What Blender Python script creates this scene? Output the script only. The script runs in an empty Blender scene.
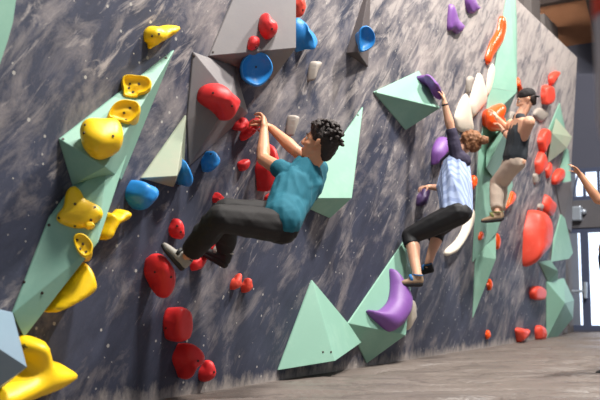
import bpy, bmesh, math, random
from mathutils import Vector, Matrix, noise, geometry
from mathutils.bvhtree import BVHTree
random.seed(7)
C = bpy.context.scene.collection
V3 = Vector
# ---------------------------------------------------------------- camera
F = 850.0
PITCH = math.atan(94/850)
TA = 523*math.cos(PITCH)/F
AL = math.atan(TA)
fh = V3((math.cos(AL), math.sin(AL), 0)); RT = V3((math.sin(AL), -math.cos(AL), 0))
FW = fh*math.cos(PITCH)+V3((0,0,1))*math.sin(PITCH)
UP = RT.cross(FW)
CAMH = 0.64
def rdir(px, py): return FW + RT*((px-300)/F) + UP*((200-py)/F)
_r = rdir(430, 356.4); _t = CAMH/-_r.z
CAM = V3((0, -_r.y*_t, CAMH))
TH = math.radians(5)                       # overhang of the climbing wall
WN = V3((0, -math.cos(TH), -math.sin(TH)))   # out of the wall
WV = V3((0, -math.sin(TH), math.cos(TH)))    # up the wall
WU = V3((1, 0, 0))
def onplane(px, py, p0, n):
    d = rdir(px, py); t = (p0-CAM).dot(n)/d.dot(n); return CAM+d*t
def W(px, py, h=0.0): return onplane(px, py, WN*h, WN)
def proj(p):
    q = p-CAM; z = q.dot(FW); return (300+F*q.dot(RT)/z, 200-F*q.dot(UP)/z)
def at(px, py, depth): return CAM+rdir(px, py)*depth
def hof(p): return p.dot(WN)
def reach(parent, px, py, L, near=True):
    d = rdir(px, py); q = CAM-parent
    a = d.dot(d); b = 2*d.dot(q); c = q.dot(q)-L*L; D = b*b-4*a*c
    if D < 0: t = -b/(2*a)
    else: t = (-b+(-1 if near else 1)*math.sqrt(D))/(2*a)
    return CAM+d*t
# ---------------------------------------------------------------- materials
def lin(c): return tuple(((x/255)/12.92 if x/255 <= .04045 else ((x/255+.055)/1.055)**2.4) for x in c)+(1,)
def newmat(n):
    m = bpy.data.materials.new(n); m.use_nodes = True; nt = m.node_tree
    return m, nt, nt.nodes['Principled BSDF']
def node(nt, t, **k):
    n = nt.nodes.new(t)
    for a, b in k.items():
        if a in n.inputs.keys() if hasattr(n.inputs, 'keys') else False: n.inputs[a].default_value = b
        else: setattr(n, a, b)
    return n
def mix(nt, fac, a, b):
    n = nt.nodes.new('ShaderNodeMix'); n.data_type = 'RGBA'
    for s, v in ((0, fac), (6, a), (7, b)):
        if hasattr(v, 'links') or isinstance(v, bpy.types.NodeSocket): nt.links.new(v, n.inputs[s])
        else: n.inputs[s].default_value = v
    return n.outputs[2]
def ramp(nt, src, stops):
    n = nt.nodes.new('ShaderNodeValToRGB'); e = n.color_ramp.elements
    while len(e) < len(stops): e.new(.5)
    for k, (p, v) in enumerate(stops):
        e[k].position = p; e[k].color = (v, v, v, 1) if not isinstance(v, tuple) else v
    nt.links.new(src, n.inputs[0]); return n.outputs[0]
def nz(nt, vec, scale, detail=4, rough=.6, dist=0):
    n = nt.nodes.new('ShaderNodeTexNoise'); n.inputs['Scale'].default_value = scale; n.inputs['Detail'].default_value = detail
    n.inputs['Roughness'].default_value = rough; n.inputs['Distortion'].default_value = dist
    if vec: nt.links.new(vec, n.inputs['Vector'])
    return n.outputs['Fac']
def mapping(nt, src, loc=(0,0,0), rot=(0,0,0), sc=(1,1,1)):
    n = nt.nodes.new('ShaderNodeMapping'); n.inputs['Location'].default_value = loc
    n.inputs['Rotation'].default_value = rot; n.inputs['Scale'].default_value = sc
    nt.links.new(src, n.inputs['Vector']); return n.outputs[0]
def math_(nt, op, a, b=None):
    n = nt.nodes.new('ShaderNodeMath'); n.operation = op
    for i, v in ((0, a), (1, b)):
        if v is None: continue
        if isinstance(v, (int, float)): n.inputs[i].default_value = v
        else: nt.links.new(v, n.inputs[i])
    return n.outputs[0]
def bump(nt, bs, h, strength=.3, dist=.01):
    b = nt.nodes.new('ShaderNodeBump'); b.inputs['Strength'].default_value = strength; b.inputs['Distance'].default_value = dist
    nt.links.new(h, b.inputs['Height']); nt.links.new(b.outputs[0], bs.inputs['Normal'])
def basic(name, col, rough=.6, var=.12, vs=18, bs_=.15, bd=.004, bscale=120, metal=0, second=None, seclev=(.55,.75), spec=.5, coat=0):
    m, nt, b = newmat(name); tc = nt.nodes.new('ShaderNodeTexCoord').outputs['Object']
    c = lin(col) if max(col) > 1 else tuple(col)+(1,)
    dark = tuple(x*(1-var) for x in c[:3])+(1,); lite = tuple(min(1, x*(1+var)) for x in c[:3])+(1,)
    o = mix(nt, nz(nt, tc, vs, 5), dark, lite)
    if second: o = mix(nt, ramp(nt, nz(nt, tc, vs*.45, 6, .7), [(seclev[0], 0.0), (seclev[1], .8)]), o, lin(second))
    nt.links.new(o, b.inputs['Base Color']); b.inputs['Roughness'].default_value = rough; b.inputs['Metallic'].default_value = metal
    b.inputs['Specular IOR Level'].default_value = spec; b.inputs['Coat Weight'].default_value = coat
    bump(nt, b, nz(nt, tc, bscale, 3), bs_, bd); return m
def wall_material():
    m, nt, b = newmat('wall_paint'); tc = nt.nodes.new('ShaderNodeTexCoord').outputs['Object']
    rot = mapping(nt, tc, rot=(0, 0, math.radians(-48)))
    st = mapping(nt, rot, sc=(1.0, 2.3, 1))
    st2 = mapping(nt, rot, loc=(3, 8, 0), sc=(1.2, 4.2, 1))
    sep = nt.nodes.new('ShaderNodeSeparateXYZ'); nt.links.new(tc, sep.inputs[0])
    # brushed pale smears, denser to the top and far end; part painted-in light
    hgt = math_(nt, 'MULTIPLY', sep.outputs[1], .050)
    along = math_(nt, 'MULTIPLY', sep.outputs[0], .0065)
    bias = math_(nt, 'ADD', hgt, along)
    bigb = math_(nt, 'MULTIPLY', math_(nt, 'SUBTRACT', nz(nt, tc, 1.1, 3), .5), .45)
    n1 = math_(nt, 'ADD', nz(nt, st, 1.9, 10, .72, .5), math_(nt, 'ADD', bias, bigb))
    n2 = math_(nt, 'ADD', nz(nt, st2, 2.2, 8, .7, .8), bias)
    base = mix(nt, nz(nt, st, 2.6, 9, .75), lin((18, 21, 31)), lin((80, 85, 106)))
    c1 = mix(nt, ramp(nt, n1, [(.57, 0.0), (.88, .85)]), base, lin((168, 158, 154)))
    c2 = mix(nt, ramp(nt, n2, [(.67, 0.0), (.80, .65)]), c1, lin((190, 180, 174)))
    # chalk scuffs along the foot of the wall
    ft = ramp(nt, math_(nt, 'SUBTRACT', math_(nt, 'ADD', math_(nt, 'MULTIPLY', nz(nt, mapping(nt, tc, sc=(2.5, 1, 1)), 4, 9, .75), .36), -.09), sep.outputs[1]), [(.0, 0.0), (.09, .8)])
    c3 = mix(nt, ft, c2, lin((178, 168, 160)))
    vo = nt.nodes.new('ShaderNodeTexVoronoi'); vo.inputs['Scale'].default_value = 17; vo.inputs['Randomness'].default_value = 1
    nt.links.new(tc, vo.inputs['Vector'])
    vs = nt.nodes.new('ShaderNodeSeparateColor'); nt.links.new(vo.outputs['Color'], vs.inputs[0])
    rad = math_(nt, 'MULTIPLY', math_(nt, 'POWER', vs.outputs[0], 2.2), .19)
    sp = math_(nt, 'LESS_THAN', vo.outputs['Distance'], rad)
    c4 = mix(nt, math_(nt, 'MULTIPLY', sp, .6), c3, lin((205, 200, 190)))
    nt.links.new(c4, b.inputs['Base Color']); b.inputs['Roughness'].default_value = .62; b.inputs['Specular IOR Level'].default_value = .35
    bump(nt, b, nz(nt, tc, 60, 5, .7), .25, .004)
    return m
M = {}
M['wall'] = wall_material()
M['teal'] = basic('teal_paint', (130, 174, 154), .55, .07, 5, .12, .003, 90, second=(152, 188, 168), seclev=(.52, .8))
M['gray'] = basic('grey_volume_paint', (116, 111, 112), .6, .10, 6, .15, .003, 90, second=(126, 119, 116), seclev=(.45, .75))
M['beige_teal'] = basic('worn_sage_paint', (160, 172, 148), .6, .08, 5, .12, .003, 90, second=(176, 172, 150), seclev=(.45, .7))
M['slate'] = basic('slate_blue_paint', (120, 142, 158), .5, .07, 5, .1, .003, 90)
M['darkgray'] = basic('dark_brown_grey_paint', (84, 76, 76), .6, .1, 8)
M['yellow'] = basic('yellow_plastic', (255, 206, 14), .42, .05, 14, .2, .004, 140, second=(240, 178, 8), seclev=(.5, .75))
M['red'] = basic('red_plastic', (222, 42, 44), .5, .09, 14, .25, .004, 140, second=(222, 84, 80), seclev=(.55, .85))
M['coral'] = basic('coral_red_plastic', (226, 72, 52), .5, .07, 14, .2, .004, 140, second=(232, 108, 84), seclev=(.55, .85))
M['orange'] = basic('orange_plastic', (244, 84, 22), .3, .06, 14, .15, .004, 140, second=(250, 130, 50), seclev=(.6, .85))
M['blue'] = basic('blue_plastic', (36, 134, 208), .45, .08, 14, .2, .004, 140, second=(110, 165, 205), seclev=(.55, .78))
M['purple'] = basic('purple_plastic', (122, 76, 150), .5, .08, 14, .2, .004, 140, second=(150, 106, 172), seclev=(.55, .85))
M['darkpurple'] = basic('dark_purple_plastic', (66, 44, 86), .5, .1, 14, .2, .004, 140)
M['white'] = basic('cream_plastic', (226, 214, 196), .5, .05, 14, .15, .004, 140)
M['wood'] = basic('pale_wood_hold', (158, 148, 138), .6, .1, 20)
M['black'] = basic('black_plastic', (24, 26, 28), .5, .1, 20)
M['hole'] = basic('dark_bolt_steel', (50, 34, 26), .5, .1, 40)
M['steel'] = basic('dark_steel', (52, 52, 56), .5, .1, 10, metal=.2)
# ---------------------------------------------------------------- object helpers
def link(name, me, mat, parent=None, smooth=False):
    o = bpy.data.objects.new(name, me); C.objects.link(o)
    if mat: me.materials.append(mat)
    if smooth:
        for p in me.polygons: p.use_smooth = True
    if parent: o.parent = parent
    return o
def tag(o, label, cat, group=None):
    o['label'] = label; o['category'] = cat
    if group: o['group'] = group
    return o
def empty(name, loc=(0,0,0)):
    o = bpy.data.objects.new(name, None); C.objects.link(o); o.location = loc; o.empty_display_size = .1
    return o
def recenter(o, origin=None):
    me = o.data
    c = V3((0,0,0))
    if origin is None:
        for v in me.vertices: c += v.co
        c /= len(me.vertices)
    else: c = V3(origin)
    me.transform(Matrix.Translation(-c)); o.location = c
    return o
def box_bm(bm, lo, hi):
    r = bmesh.ops.create_cube(bm, size=1)
    for v in r['verts']:
        v.co = V3([lo[i]+(v.co[i]+.5)*(hi[i]-lo[i]) for i in range(3)])
def obj_bm(name, bm, mat, parent=None, smooth=False, bevel=0):
    me = bpy.data.meshes.new(name); bm.normal_update(); bm.to_mesh(me); bm.free()
    o = link(name, me, mat, parent, smooth)
    if bevel:
        b = o.modifiers.new('bevel', 'BEVEL'); b.width = bevel; b.segments = 2; b.limit_method = 'ANGLE'; b.angle_limit = math.radians(20)
    return o
def box(name, lo, hi, mat, parent=None, bevel=0):
    bm = bmesh.new(); box_bm(bm, lo, hi); return obj_bm(name, bm, mat, parent, bevel=bevel)
def struct(o): o['kind'] = 'structure'; return o
# ---------------------------------------------------------------- volumes
VOL = {}
def hullmesh(pts):
    bm = bmesh.new()
    for p in pts: bm.verts.new(p)
    r = bmesh.ops.convex_hull(bm, input=bm.verts)
    junk = [g for g in set(r['geom_interior']) | set(r['geom_unused']) if isinstance(g, bmesh.types.BMVert)]
    if junk: bmesh.ops.delete(bm, geom=list(set(junk)), context='VERTS')
    bmesh.ops.dissolve_limit(bm, angle_limit=.02, verts=bm.verts, edges=bm.edges)
    bmesh.ops.recalc_face_normals(bm, faces=bm.faces)
    return bm
def screws(root, pts, r=.009):
    me = root.data; bm = bmesh.new(); bm.from_mesh(me)
    T = BVHTree.FromBMesh(bm); off = root.location.copy()
    for (x, y) in pts:
        d = rdir(x, y).normalized(); hit, n, _, _ = T.ray_cast(CAM-off, d)
        if not hit: continue
        b2 = bmesh.new(); bmesh.ops.create_cone(b2, cap_ends=True, segments=10, radius1=r, radius2=r*.8, depth=.006)
        q = V3((0,0,1)).rotation_difference(n).to_matrix().to_4x4()
        b2.transform(Matrix.Translation(hit+n*.0005)@q)
        obj_bm('bolt', b2, M['hole'], root)
    bm.free()
def volume(key, pts, mat, label, sc=(), thick=.012):
    P = [W(*p) if not isinstance(p[2], str) else None for p in pts]
    for i, p in enumerate(pts):
        if P[i] is None:
            nn = (P[1]-P[0]).cross(P[3]-P[0]).normalized(); P[i] = onplane(p[0], p[1], P[0], nn)
    VOL[key] = P
    allp = []
    for p, s in zip(P, pts):
        allp.append(p)
        if s[2] == 0: allp.append(p+WN*thick)
    bm = hullmesh([p for p in allp]+[P[0]-WN*.004])
    o = obj_bm('wall_volume', bm, M[mat], bevel=.004); recenter(o)
    tag(o, label, 'wall volume', 'angular wooden volumes bolted on the climbing wall')
    if sc: screws(o, sc)
    return o
volume('A', [(173,50,0),(58,139,0),(72,185,0),(105,167,.24),(137,126,.0),(120,180,0)], 'teal', 'large teal volume at left carrying the two ribbed yellow holds and the yellow ball', [(63,139),(166,58)])
volume('B', [(74,183,.0),(108,158,.10),(48,218,.0),(98,243,.20),(24,338,.03),(11,313,0),(137,120,.0)], 'teal', 'long teal volume at left under the yellow bell-shaped hold, tapering down to the slate block', [(49,225),(24,282),(42,293)])
volume('Z', [(-60,-40,.1),(16,-24,.1),(16,0,.1),(13,22,.1),(8,40,.1),(0,64,.1),(-30,100,.1),(-60,-40,0),(10,-24,0),(10,0,0),(4,40,0),(-6,64,0)], 'teal', 'pale teal rounded volume cut off by the top left corner')
volume('Y', [(-60,296,.05),(11,312,0),(27,367,.28),(-60,310,.30),(-50,420,0),(-12,398,0)], 'slate', 'slate blue faceted volume at the lower left edge')
volume('G1', [(208,56,0),(296,48,.33),(271,80,0),(244,-30,0),(296,-30,'on'),(290,50,0)], 'gray', 'big grey volume at the top with two small red holds on its face', [(213,52),(272,72)])
volume('G2', [(192,52,0),(233,67,0),(247,113,0),(188,166,0),(186,120,0),(231,98,.15)], 'gray', 'grey faceted volume under the smooth red hold, left of the blue bowl', [(194,56)])
volume('S', [(185,115,0),(140,178,0),(177,176,.16),(172,187,0),(183,160,0)], 'beige_teal', 'small worn sage pyramid volume left of the slim blue hold')
volume('T', [(362,107,0),(300,198,.03),(352,198,.22),(329,218,0),(300,205,0)], 'teal', 'tall pale teal volume behind the head of the climber in the teal shirt', [(358,115)])
volume('K', [(370,-22,0),(346,53,0),(358,52,.13),(367,67,0)], 'darkgray', 'narrow dark brown grey wedge volume beside the small blue cup hold')
volume('N', [(373,92,0),(418,71,0),(440,108,.24),(405,130,0)], 'teal', 'teal pyramid volume with a dark underside below the purple rim hold', [(376,92),(437,106)])
volume('P', [(311,280,0),(277,370,0),(362,341,0),(335,361,.30)], 'teal', 'free-standing teal pyramid volume low on the wall, just above the mat', [(331,352),(323,352),(360,339)])
volume('Q', [(347,323,0),(405,238,0),(406,335,.24),(366,363,0),(412,268,0)], 'teal', 'teal volume carrying the purple crescent hold above the mat')
volume('R1', [(508,-14,0),(491,88,.02),(517,92,.20),(514,-14,0),(517,20,.02)], 'teal', 'upper pale panel of the tall teal column, right of the orange flame hold')
volume('R2', [(491,88,.02),(517,92,.20),(503,120,0),(484,122,0),(488,96,0)], 'teal', 'darker teal underside wedge directly above the big orange hold')
volume('R3', [(484,120,0),(505,118,0),(512,186,.0),(497,232,.08),(472,262,0),(478,150,0)], 'teal', 'long teal strip volume behind the legs of the climber in the cap')
volume('R4', [(512,118,.30),(486,168,.12),(505,120,.02),(498,185,.0),(486,150,.02)], 'teal', 'narrow pale teal fin volume under the forearm of the climber in the cap')
volume('R5', [(475,256,0),(496,259,.16),(472,318,0),(495,228,0),(482,240,0)], 'teal', 'lower teal spike volume pointing down under the tall teal column')
volume('F1', [(559,103,0),(545,137,0),(552,150,0),(563,128,.06),(567,140,0)], 'teal', 'topmost teal triangle volume near the far end of the wall')
volume('F2', [(556,118,.02),(572,137,.14),(567,148,.14),(552,133,.10),(547,163,0),(566,147,.0)], 'beige_teal', 'pale sage block volume jutting out near the far edge of the wall')
volume('F3', [(565,147,0),(556,184,.02),(571,181,.14),(568,150,0)], 'teal', 'light teal volume behind the lowest small red egg hold at the far end')
volume('F4', [(555,186,0),(572,181,.15),(573,192,.12),(562,224,0),(571,232,0)], 'gray', 'grey wedge volume hanging at the far edge of the wall beside the window')
volume('F5', [(562,208,0),(573,253,.12),(569,259,.12),(551,262,.04),(553,240,0)], 'teal', 'tall teal volume just right of the huge coral hold')
volume('F6', [(538,262,0),(551,260,.08),(558,271,.12),(548,283,0),(557,284,0)], 'teal', 'small crumpled teal volume below the huge coral hold')
volume('F7', [(546,282,0),(564,278,.06),(574,300,.10),(573,318,.08),(565,303,.20),(555,339,0),(546,338,0)], 'teal', 'lowest teal volume at the far end, standing beside the red boulder holds')
# ---------------------------------------------------------------- holds
def spline(poly, n=None, sharp=()):
    N = len(poly); out = []
    k = max(2, int(math.ceil(44/N)))
    for i in range(N):
        p0, p1, p2, p3 = poly[i-1], poly[i], poly[(i+1) % N], poly[(i+2) % N]
        for j in range(k):
            t = j/k
            out.append(tuple(.5*((2*p1[a])+(-p0[a]+p2[a])*t+(2*p0[a]-5*p1[a]+4*p2[a]-p3[a])*t*t+(-p0[a]+3*p1[a]-3*p2[a]+p3[a])*t**3) for a in (0, 1)))
    return out
PROF = {
 'dome': [(1,0),(1.0,.18),(.97,.4),(.88,.66),(.7,.86),(.45,.96),(.2,1),(0,1)],
 'slab': [(1,0),(1.0,.45),(.98,.72),(.9,.9),(.75,.98),(.4,1.0),(0,1.0)],
 'cone': [(1,0),(.98,.1),(.82,.34),(.6,.6),(.36,.84),(.18,.96),(0,1)],
 'ball': [(.72,0),(.92,.2),(1,.45),(.95,.68),(.8,.86),(.5,.97),(0,1.0)],
 'bowl': [(.7,0),(.9,.3),(1,.7),(1,.9),(.95,1),(.87,.98),(.75,.82),(.5,.62),(0,.55)],
 'rib':  [(1,0),(1.0,.5),(.97,.85),(.9,1),(.82,.96),(.7,.8),(.45,.72),(0,.78)],
}
def ring_shape(loop, prof, h, shift, tilt, lump, seed):
    cx = sum(p[0] for p in loop)/len(loop); cy = sum(p[1] for p in loop)/len(loop)
    size = max(max(p[0] for p in loop)-min(p[0] for p in loop), max(p[1] for p in loop)-min(p[1] for p in loop))
    pr = PROF[prof]; fine = []
    for i in range(len(pr)-1):
        for j in range(3):
            t = j/3
            p0 = pr[max(i-1, 0)]; p1 = pr[i]; p2 = pr[i+1]; p3 = pr[min(i+2, len(pr)-1)]
            fine.append(tuple(.5*((2*p1[a])+(-p0[a]+p2[a])*t+(2*p0[a]-5*p1[a]+4*p2[a]-p3[a])*t*t+(-p0[a]+3*p1[a]-3*p2[a]+p3[a])*t**3) for a in (0, 1)))
    V = []; N = len(loop); R = len(fine)
    for (s, z) in fine:
        s = max(s, .02)
        for (x, y) in loop:
            rx, ry = (x-cx)/size, (y-cy)/size
            zz = z*(1+tilt[0]*rx*s*2+tilt[1]*ry*s*2)
            V.append([cx+(x-cx)*s+shift[0]*size*z, cy+(y-cy)*s+shift[1]*size*z, zz*h])
    V.append([cx+shift[0]*size*pr[-1][1], cy+shift[1]*size*pr[-1][1], pr[-1][1]*h])
    Fc = []
    for r in range(R-1):
        for i in range(N): j = (i+1) % N; Fc.append((r*N+i, r*N+j, (r+1)*N+j, (r+1)*N+i))
    for i in range(N): Fc.append(((R-1)*N+i, (R-1)*N+(i+1) % N, len(V)-1))
    Fc.append(tuple(reversed(range(N))))
    if lump:
        for v in V:
            k = noise.noise(V3((v[0]*7/size/2.2+seed, v[1]*7/size/2.2, v[2]*7/size/2.2)))*lump*size
            w = min(1, v[2]/max(h, 1e-4)*2)
            v[0] += k*w*.6; v[1] += k*w*.6; v[2] += k*w
    return V, Fc
def free_shape(loop, h, power, lump, seed, tilt):
    xs = [p[0] for p in loop]; ys = [p[1] for p in loop]
    size = max(max(xs)-min(xs), max(ys)-min(ys)); st = size/22
    def dist(x, y):
        best = 1e9; ins = False; n = len(loop)
        for i in range(n):
            x1, y1 = loop[i]; x2, y2 = loop[(i+1) % n]
            if (y1 > y) != (y2 > y) and x < (x2-x1)*(y-y1)/(y2-y1)+x1: ins = not ins
            dx, dy = x2-x1, y2-y1; L = dx*dx+dy*dy or 1e-12
            t = max(0, min(1, ((x-x1)*dx+(y-y1)*dy)/L))
            best = min(best, math.hypot(x-x1-t*dx, y-y1-t*dy))
        return best if ins else -best
    pts = [V3((p[0], p[1])) for p in loop]; n = len(loop); inner = []
    x = min(xs)
    row = 0
    while x < max(xs):
        y = min(ys)+(row % 2)*st/2
        while y < max(ys):
            d = dist(x, y)
            if d > st*.35: inner.append((x, y, d))
            y += st
        x += st*.87; row += 1
    dm = max(p[2] for p in inner)
    pts += [V3((p[0], p[1])) for p in inner]
    vs, _, fs, _, _, _ = geometry.delaunay_2d_cdt(pts, [(i, (i+1) % n) for i in range(n)], [], 1, 1e-7)
    V = []; cx = sum(xs)/n; cy = sum(ys)/n
    for v in vs:
        d = max(0, dist(v.x, v.y)); t = min(1, d/dm)
        z = h*(.35+.65*(1-(1-t)**2)**power)
        if d < 1e-5: z = h*.25
        z *= 1+tilt[0]*(v.x-cx)/size*2+tilt[1]*(v.y-cy)/size*2
        z += noise.noise(V3((v.x*4/size+seed, v.y*4/size, 0)))*lump*size*(t > 0)
        V.append([v.x, v.y, max(z, .003)])
    Fc = [tuple(f) for f in fs]
    # skirt down to the wall
    cnt = {}
    for f in Fc:
        for i in range(len(f)):
            e = (f[i], f[(i+1) % len(f)]); k = tuple(sorted(e)); cnt.setdefault(k, []).append(e)
    bd = [e[0] for e in cnt.values() if len(e) == 1]; mp = {}
    for a, b in bd:
        for q in (a, b):
            if q not in mp: mp[q] = len(V); V.append([V[q][0], V[q][1], 0])
    for a, b in bd: Fc.append((b, a, mp[a], mp[b]))
    nxt = {a: b for a, b in bd}; st0 = bd[0][0]; lp = [st0]; c = nxt[st0]
    while c != st0 and len(lp) < 9999: lp.append(c); c = nxt[c]
    Fc.append(tuple(mp[q] for q in reversed(lp)))
    return V, Fc
HN = [0]
def hold(poly, h, mat, label, prof='dome', face=None, base=0.0, shift=(0,0), tilt=(0,0), lump=.02, bolts=(), cat='climbing hold', power=.5, fit=True, name='climbing_hold', group=None, smooth_poly=True, sink=.006, lean=0.0, warp=True):
    HN[0] += 1; seed = HN[0]*3.7
    if face:
        a, b, c = face; n = (b-a).cross(c-a).normalized()
        if n.dot(CAM-a) < 0: n = -n
        p0 = a.copy()
    else: n = WN.copy(); p0 = WN*base
    if lean:
        base_ = base
        pc_ = onplane(sum(p[0] for p in poly)/len(poly), sum(p[1] for p in poly)/len(poly), p0, n); tocam = (CAM-pc_).normalized()
        n = (n*(1-lean)+tocam*lean+V3((0, 0, .12))*lean).normalized(); p0 = pc_; sink = max(sink, .16)
    v = (V3((0,0,1))-n*n.z).normalized(); u = v.cross(n).normalized()
    if u.dot(WU) < 0: u = -u
    lp = spline(poly) if smooth_poly else poly
    tx0, tx1 = min(p[0] for p in lp), max(p[0] for p in lp); ty0, ty1 = min(p[1] for p in lp), max(p[1] for p in lp)
    L0 = []
    org = onplane(sum(p[0] for p in lp)/len(lp), sum(p[1] for p in lp)/len(lp), p0+n*h*.3, n)
    org -= n*((org-p0).dot(n))
    for (x, y) in lp:
        q = onplane(x, y, p0+n*h*.3, n)-org; L0.append((q.dot(u), q.dot(v)))
    su = sv = 1.0; ou = ov = 0.0
    hh = h
    for att in range(4):
        su = sv = 1.0; ou = ov = 0.0
        for it in range(14 if fit else 1):
            L = [(a*su+ou, b*sv+ov) for a, b in L0]
            if prof == 'free':
                if it == 0 and att == 0 or True:
                    pass
                # cheap proxy for fitting: outline at skirt top and at full height inset
                Vv = [(a, b, hh*.3) for a, b in L]+[(a, b, 0) for a, b in L]+[(ou+(a-ou)*.6, ov+(b-ov)*.6, hh*.93) for a, b in L]
            else: Vv, Fc = ring_shape(L, prof, hh, shift, tilt, lump, seed)
            P = [proj(org+u*a+v*b+n*c) for a, b, c in Vv]
            x0, x1 = min(p[0] for p in P), max(p[0] for p in P); y0, y1 = min(p[1] for p in P), max(p[1] for p in P)
            if not fit: break
            e = rdir((x0+x1)/2, (y0+y1)/2); 
            pu = proj(org+u*.01); pc = proj(org); pv = proj(org+v*.01)
            kx = (pu[0]-pc[0])*100; ky = (pc[1]-pv[1])*100
            wu = max(p[0] for p in L)-min(p[0] for p in L); wv = max(p[1] for p in L)-min(p[1] for p in L)
            su = max(.22, su*(1+.8*((tx1-tx0)-(x1-x0))/max(abs(kx)*wu, 1)))
            sv = max(.3, sv*(1+.8*((ty1-ty0)-(y1-y0))/max(abs(ky)*wv, 1)))
            ou += .9*((tx0+tx1)-(x0+x1))/2/kx; ov -= .9*((ty0+ty1)-(y0+y1))/2/ky
        if su >= .4 or not fit: break
        hh *= .8
    L = [(a*su+ou, b*sv+ov) for a, b in L0]
    if prof == 'free': Vv, Fc = free_shape(L, hh, power, lump, seed, tilt)
    else:
        Vv, Fc = ring_shape(L, prof, hh, shift, tilt, lump, seed)
        if warp:
            gx = (tx0+tx1)/2; gy = (ty0+ty1)/2; NB = 60
            T = []
            for k in range(NB):
                th = 2*math.pi*k/NB; dx, dy = math.cos(th), math.sin(th); best = .5
                for i in range(len(lp)):
                    x1, y1 = lp[i][0]-gx, lp[i][1]-gy; x2, y2 = lp[(i+1) % len(lp)][0]-gx, lp[(i+1) % len(lp)][1]-gy
                    den = dx*(y2-y1)-dy*(x2-x1)
                    if abs(den) < 1e-9: continue
                    t = (x1*(y2-y1)-y1*(x2-x1))/den; q = (x1*dy-y1*dx)/den
                    if t > 0 and -.001 <= q <= 1.001: best = max(best, t)
                T.append(best)
            pc = proj(org); pu = proj(org+u*.01); pv = proj(org+v*.01)
            a_, b_, c_, d_ = (pu[0]-pc[0])*100, (pv[0]-pc[0])*100, (pu[1]-pc[1])*100, (pv[1]-pc[1])*100; dt = a_*d_-b_*c_
            for it in range(6):
                P = [proj(org+u*q[0]+v*q[1]+n*q[2]) for q in Vv]; S = [.0]*NB
                pol = []
                for x, y in P:
                    r = math.hypot(x-gx, y-gy); k = (math.atan2(y-gy, x-gx)/(2*math.pi)*NB) % NB; pol.append((r, k))
                    for kk in (int(k) % NB, (int(k)+1) % NB): S[kk] = max(S[kk], r)
                for _ in range(4):
                    for k in range(NB):
                        if S[k] == 0: S[k] = max(S[k-1], S[(k+1) % NB])
                rt = [max(.5, min(1.8, T[k]/max(S[k], .3))) for k in range(NB)]
                # keep only the slow variation round the outline so that the form stays smooth
                lw = [sum(rt)/NB]*NB
                for o_ in range(1, 5):
                    ca = 2/NB*sum(rt[k]*math.cos(2*math.pi*o_*k/NB) for k in range(NB)); sa = 2/NB*sum(rt[k]*math.sin(2*math.pi*o_*k/NB) for k in range(NB))
                    g_ = (1, 1, .9, .7, .5)[o_]
                    for k in range(NB): lw[k] += g_*(ca*math.cos(2*math.pi*o_*k/NB)+sa*math.sin(2*math.pi*o_*k/NB))
                for q, (x, y), (r, k) in zip(Vv, P, pol):
                    k0 = int(k) % NB; fr = k-int(k); m_ = (lw[k0]*(1-fr)+lw[(k0+1) % NB]*fr-1)*.7*min(1, r/(.35*T[k0]+.1))
                    ex, ey = (x-gx)*m_, (y-gy)*m_
                    q[0] += (d_*ex-b_*ey)/dt; q[1] += (-c_*ex+a_*ey)/dt
    zmin = [c if c > 1e-6 else -sink for a, b, c in Vv]
    me = bpy.data.meshes.new(name)
    me.from_pydata([org+u*a+v*b+n*c for (a, b, _), c in zip(Vv, zmin)], [], Fc); me.update()
    bm = bmesh.new(); bm.from_mesh(me); bmesh.ops.recalc_face_normals(bm, faces=bm.faces); bm.to_mesh(me); bm.free()
    o = link(name, me, M[mat], smooth=True)
    recenter(o, org+u*ou+v*ov)
    tag(o, label, cat, group)
    if bolts: screws(o, bolts, .008)
    return o
A, B = VOL['A'], VOL['B']
fA = (A[0], A[1], A[3]); 
fBu = (B[2], B[1], B[3]); fBl = (B[2], B[3], B[4])
YG = 'yellow climbing holds'; RG = 'red climbing holds'; BG = 'blue climbing holds'; PG = 'purple climbing holds'; WG = 'cream climbing holds'; OG = 'orange climbing holds'
# yellow
hold([(144,30),(150,25),(158,27),(166,25),(176,26),(177,31),(170,37),(160,42),(152,46),(149,49),(148,44),(144,39)], .10, 'yellow', 'small winged yellow hold alone near the top left', 'free', bolts=[(159,34),(152,36)], lump=.03, group=YG)
hold([(121,80),(125,75),(137,75),(148,77),(152,84),(149,93),(139,98),(136,101),(123,100),(122,90)], .07, 'yellow', 'upper of the two hollow ribbed yellow holds on the teal volume', 'rib', face=fA, lean=.7, bolts=[(130,84),(139,84),(133,92),(129,88)], lump=.03, group=YG)
hold([(106,118),(112,106),(121,100),(133,100),(140,105),(140,115),(131,126),(120,125),(110,122)], .07, 'yellow', 'lower of the two hollow ribbed yellow holds, just above the yellow ball', 'rib', face=fA, lean=.7, bolts=[(124,113),(130,108),(126,120)], lump=.03, group=YG)
hold([(83,120),(100,118),(117,119),(123,132),(121,148),(108,158),(96,159),(84,149),(80,134)], .17, 'yellow', 'smooth round yellow ball hold on the left teal volume', 'ball', face=fA, shift=(0,-.04), lump=.0, bolts=[(85,125),(84,133),(113,136)], group=YG)
hold([(66,192),(73,186),(80,190),(86,200),(98,206),(103,214),(99,221),(85,228),(72,228),(58,222),(57,215),(63,207)], .06, 'yellow', 'bell-shaped flat yellow hold with five bolts on the long teal volume', 'free', face=fBu, lump=.0, power=.45, bolts=[(75,204),(59,218),(75,226),(91,220),(95,207)], group=YG)
hold([(86,223),(92,222),(95,227),(90,230),(85,228)], .05, 'yellow', 'tiny yellow foot chip just below the bell-shaped yellow hold', 'slab', face=fBu, lump=.0, group=YG)
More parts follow.
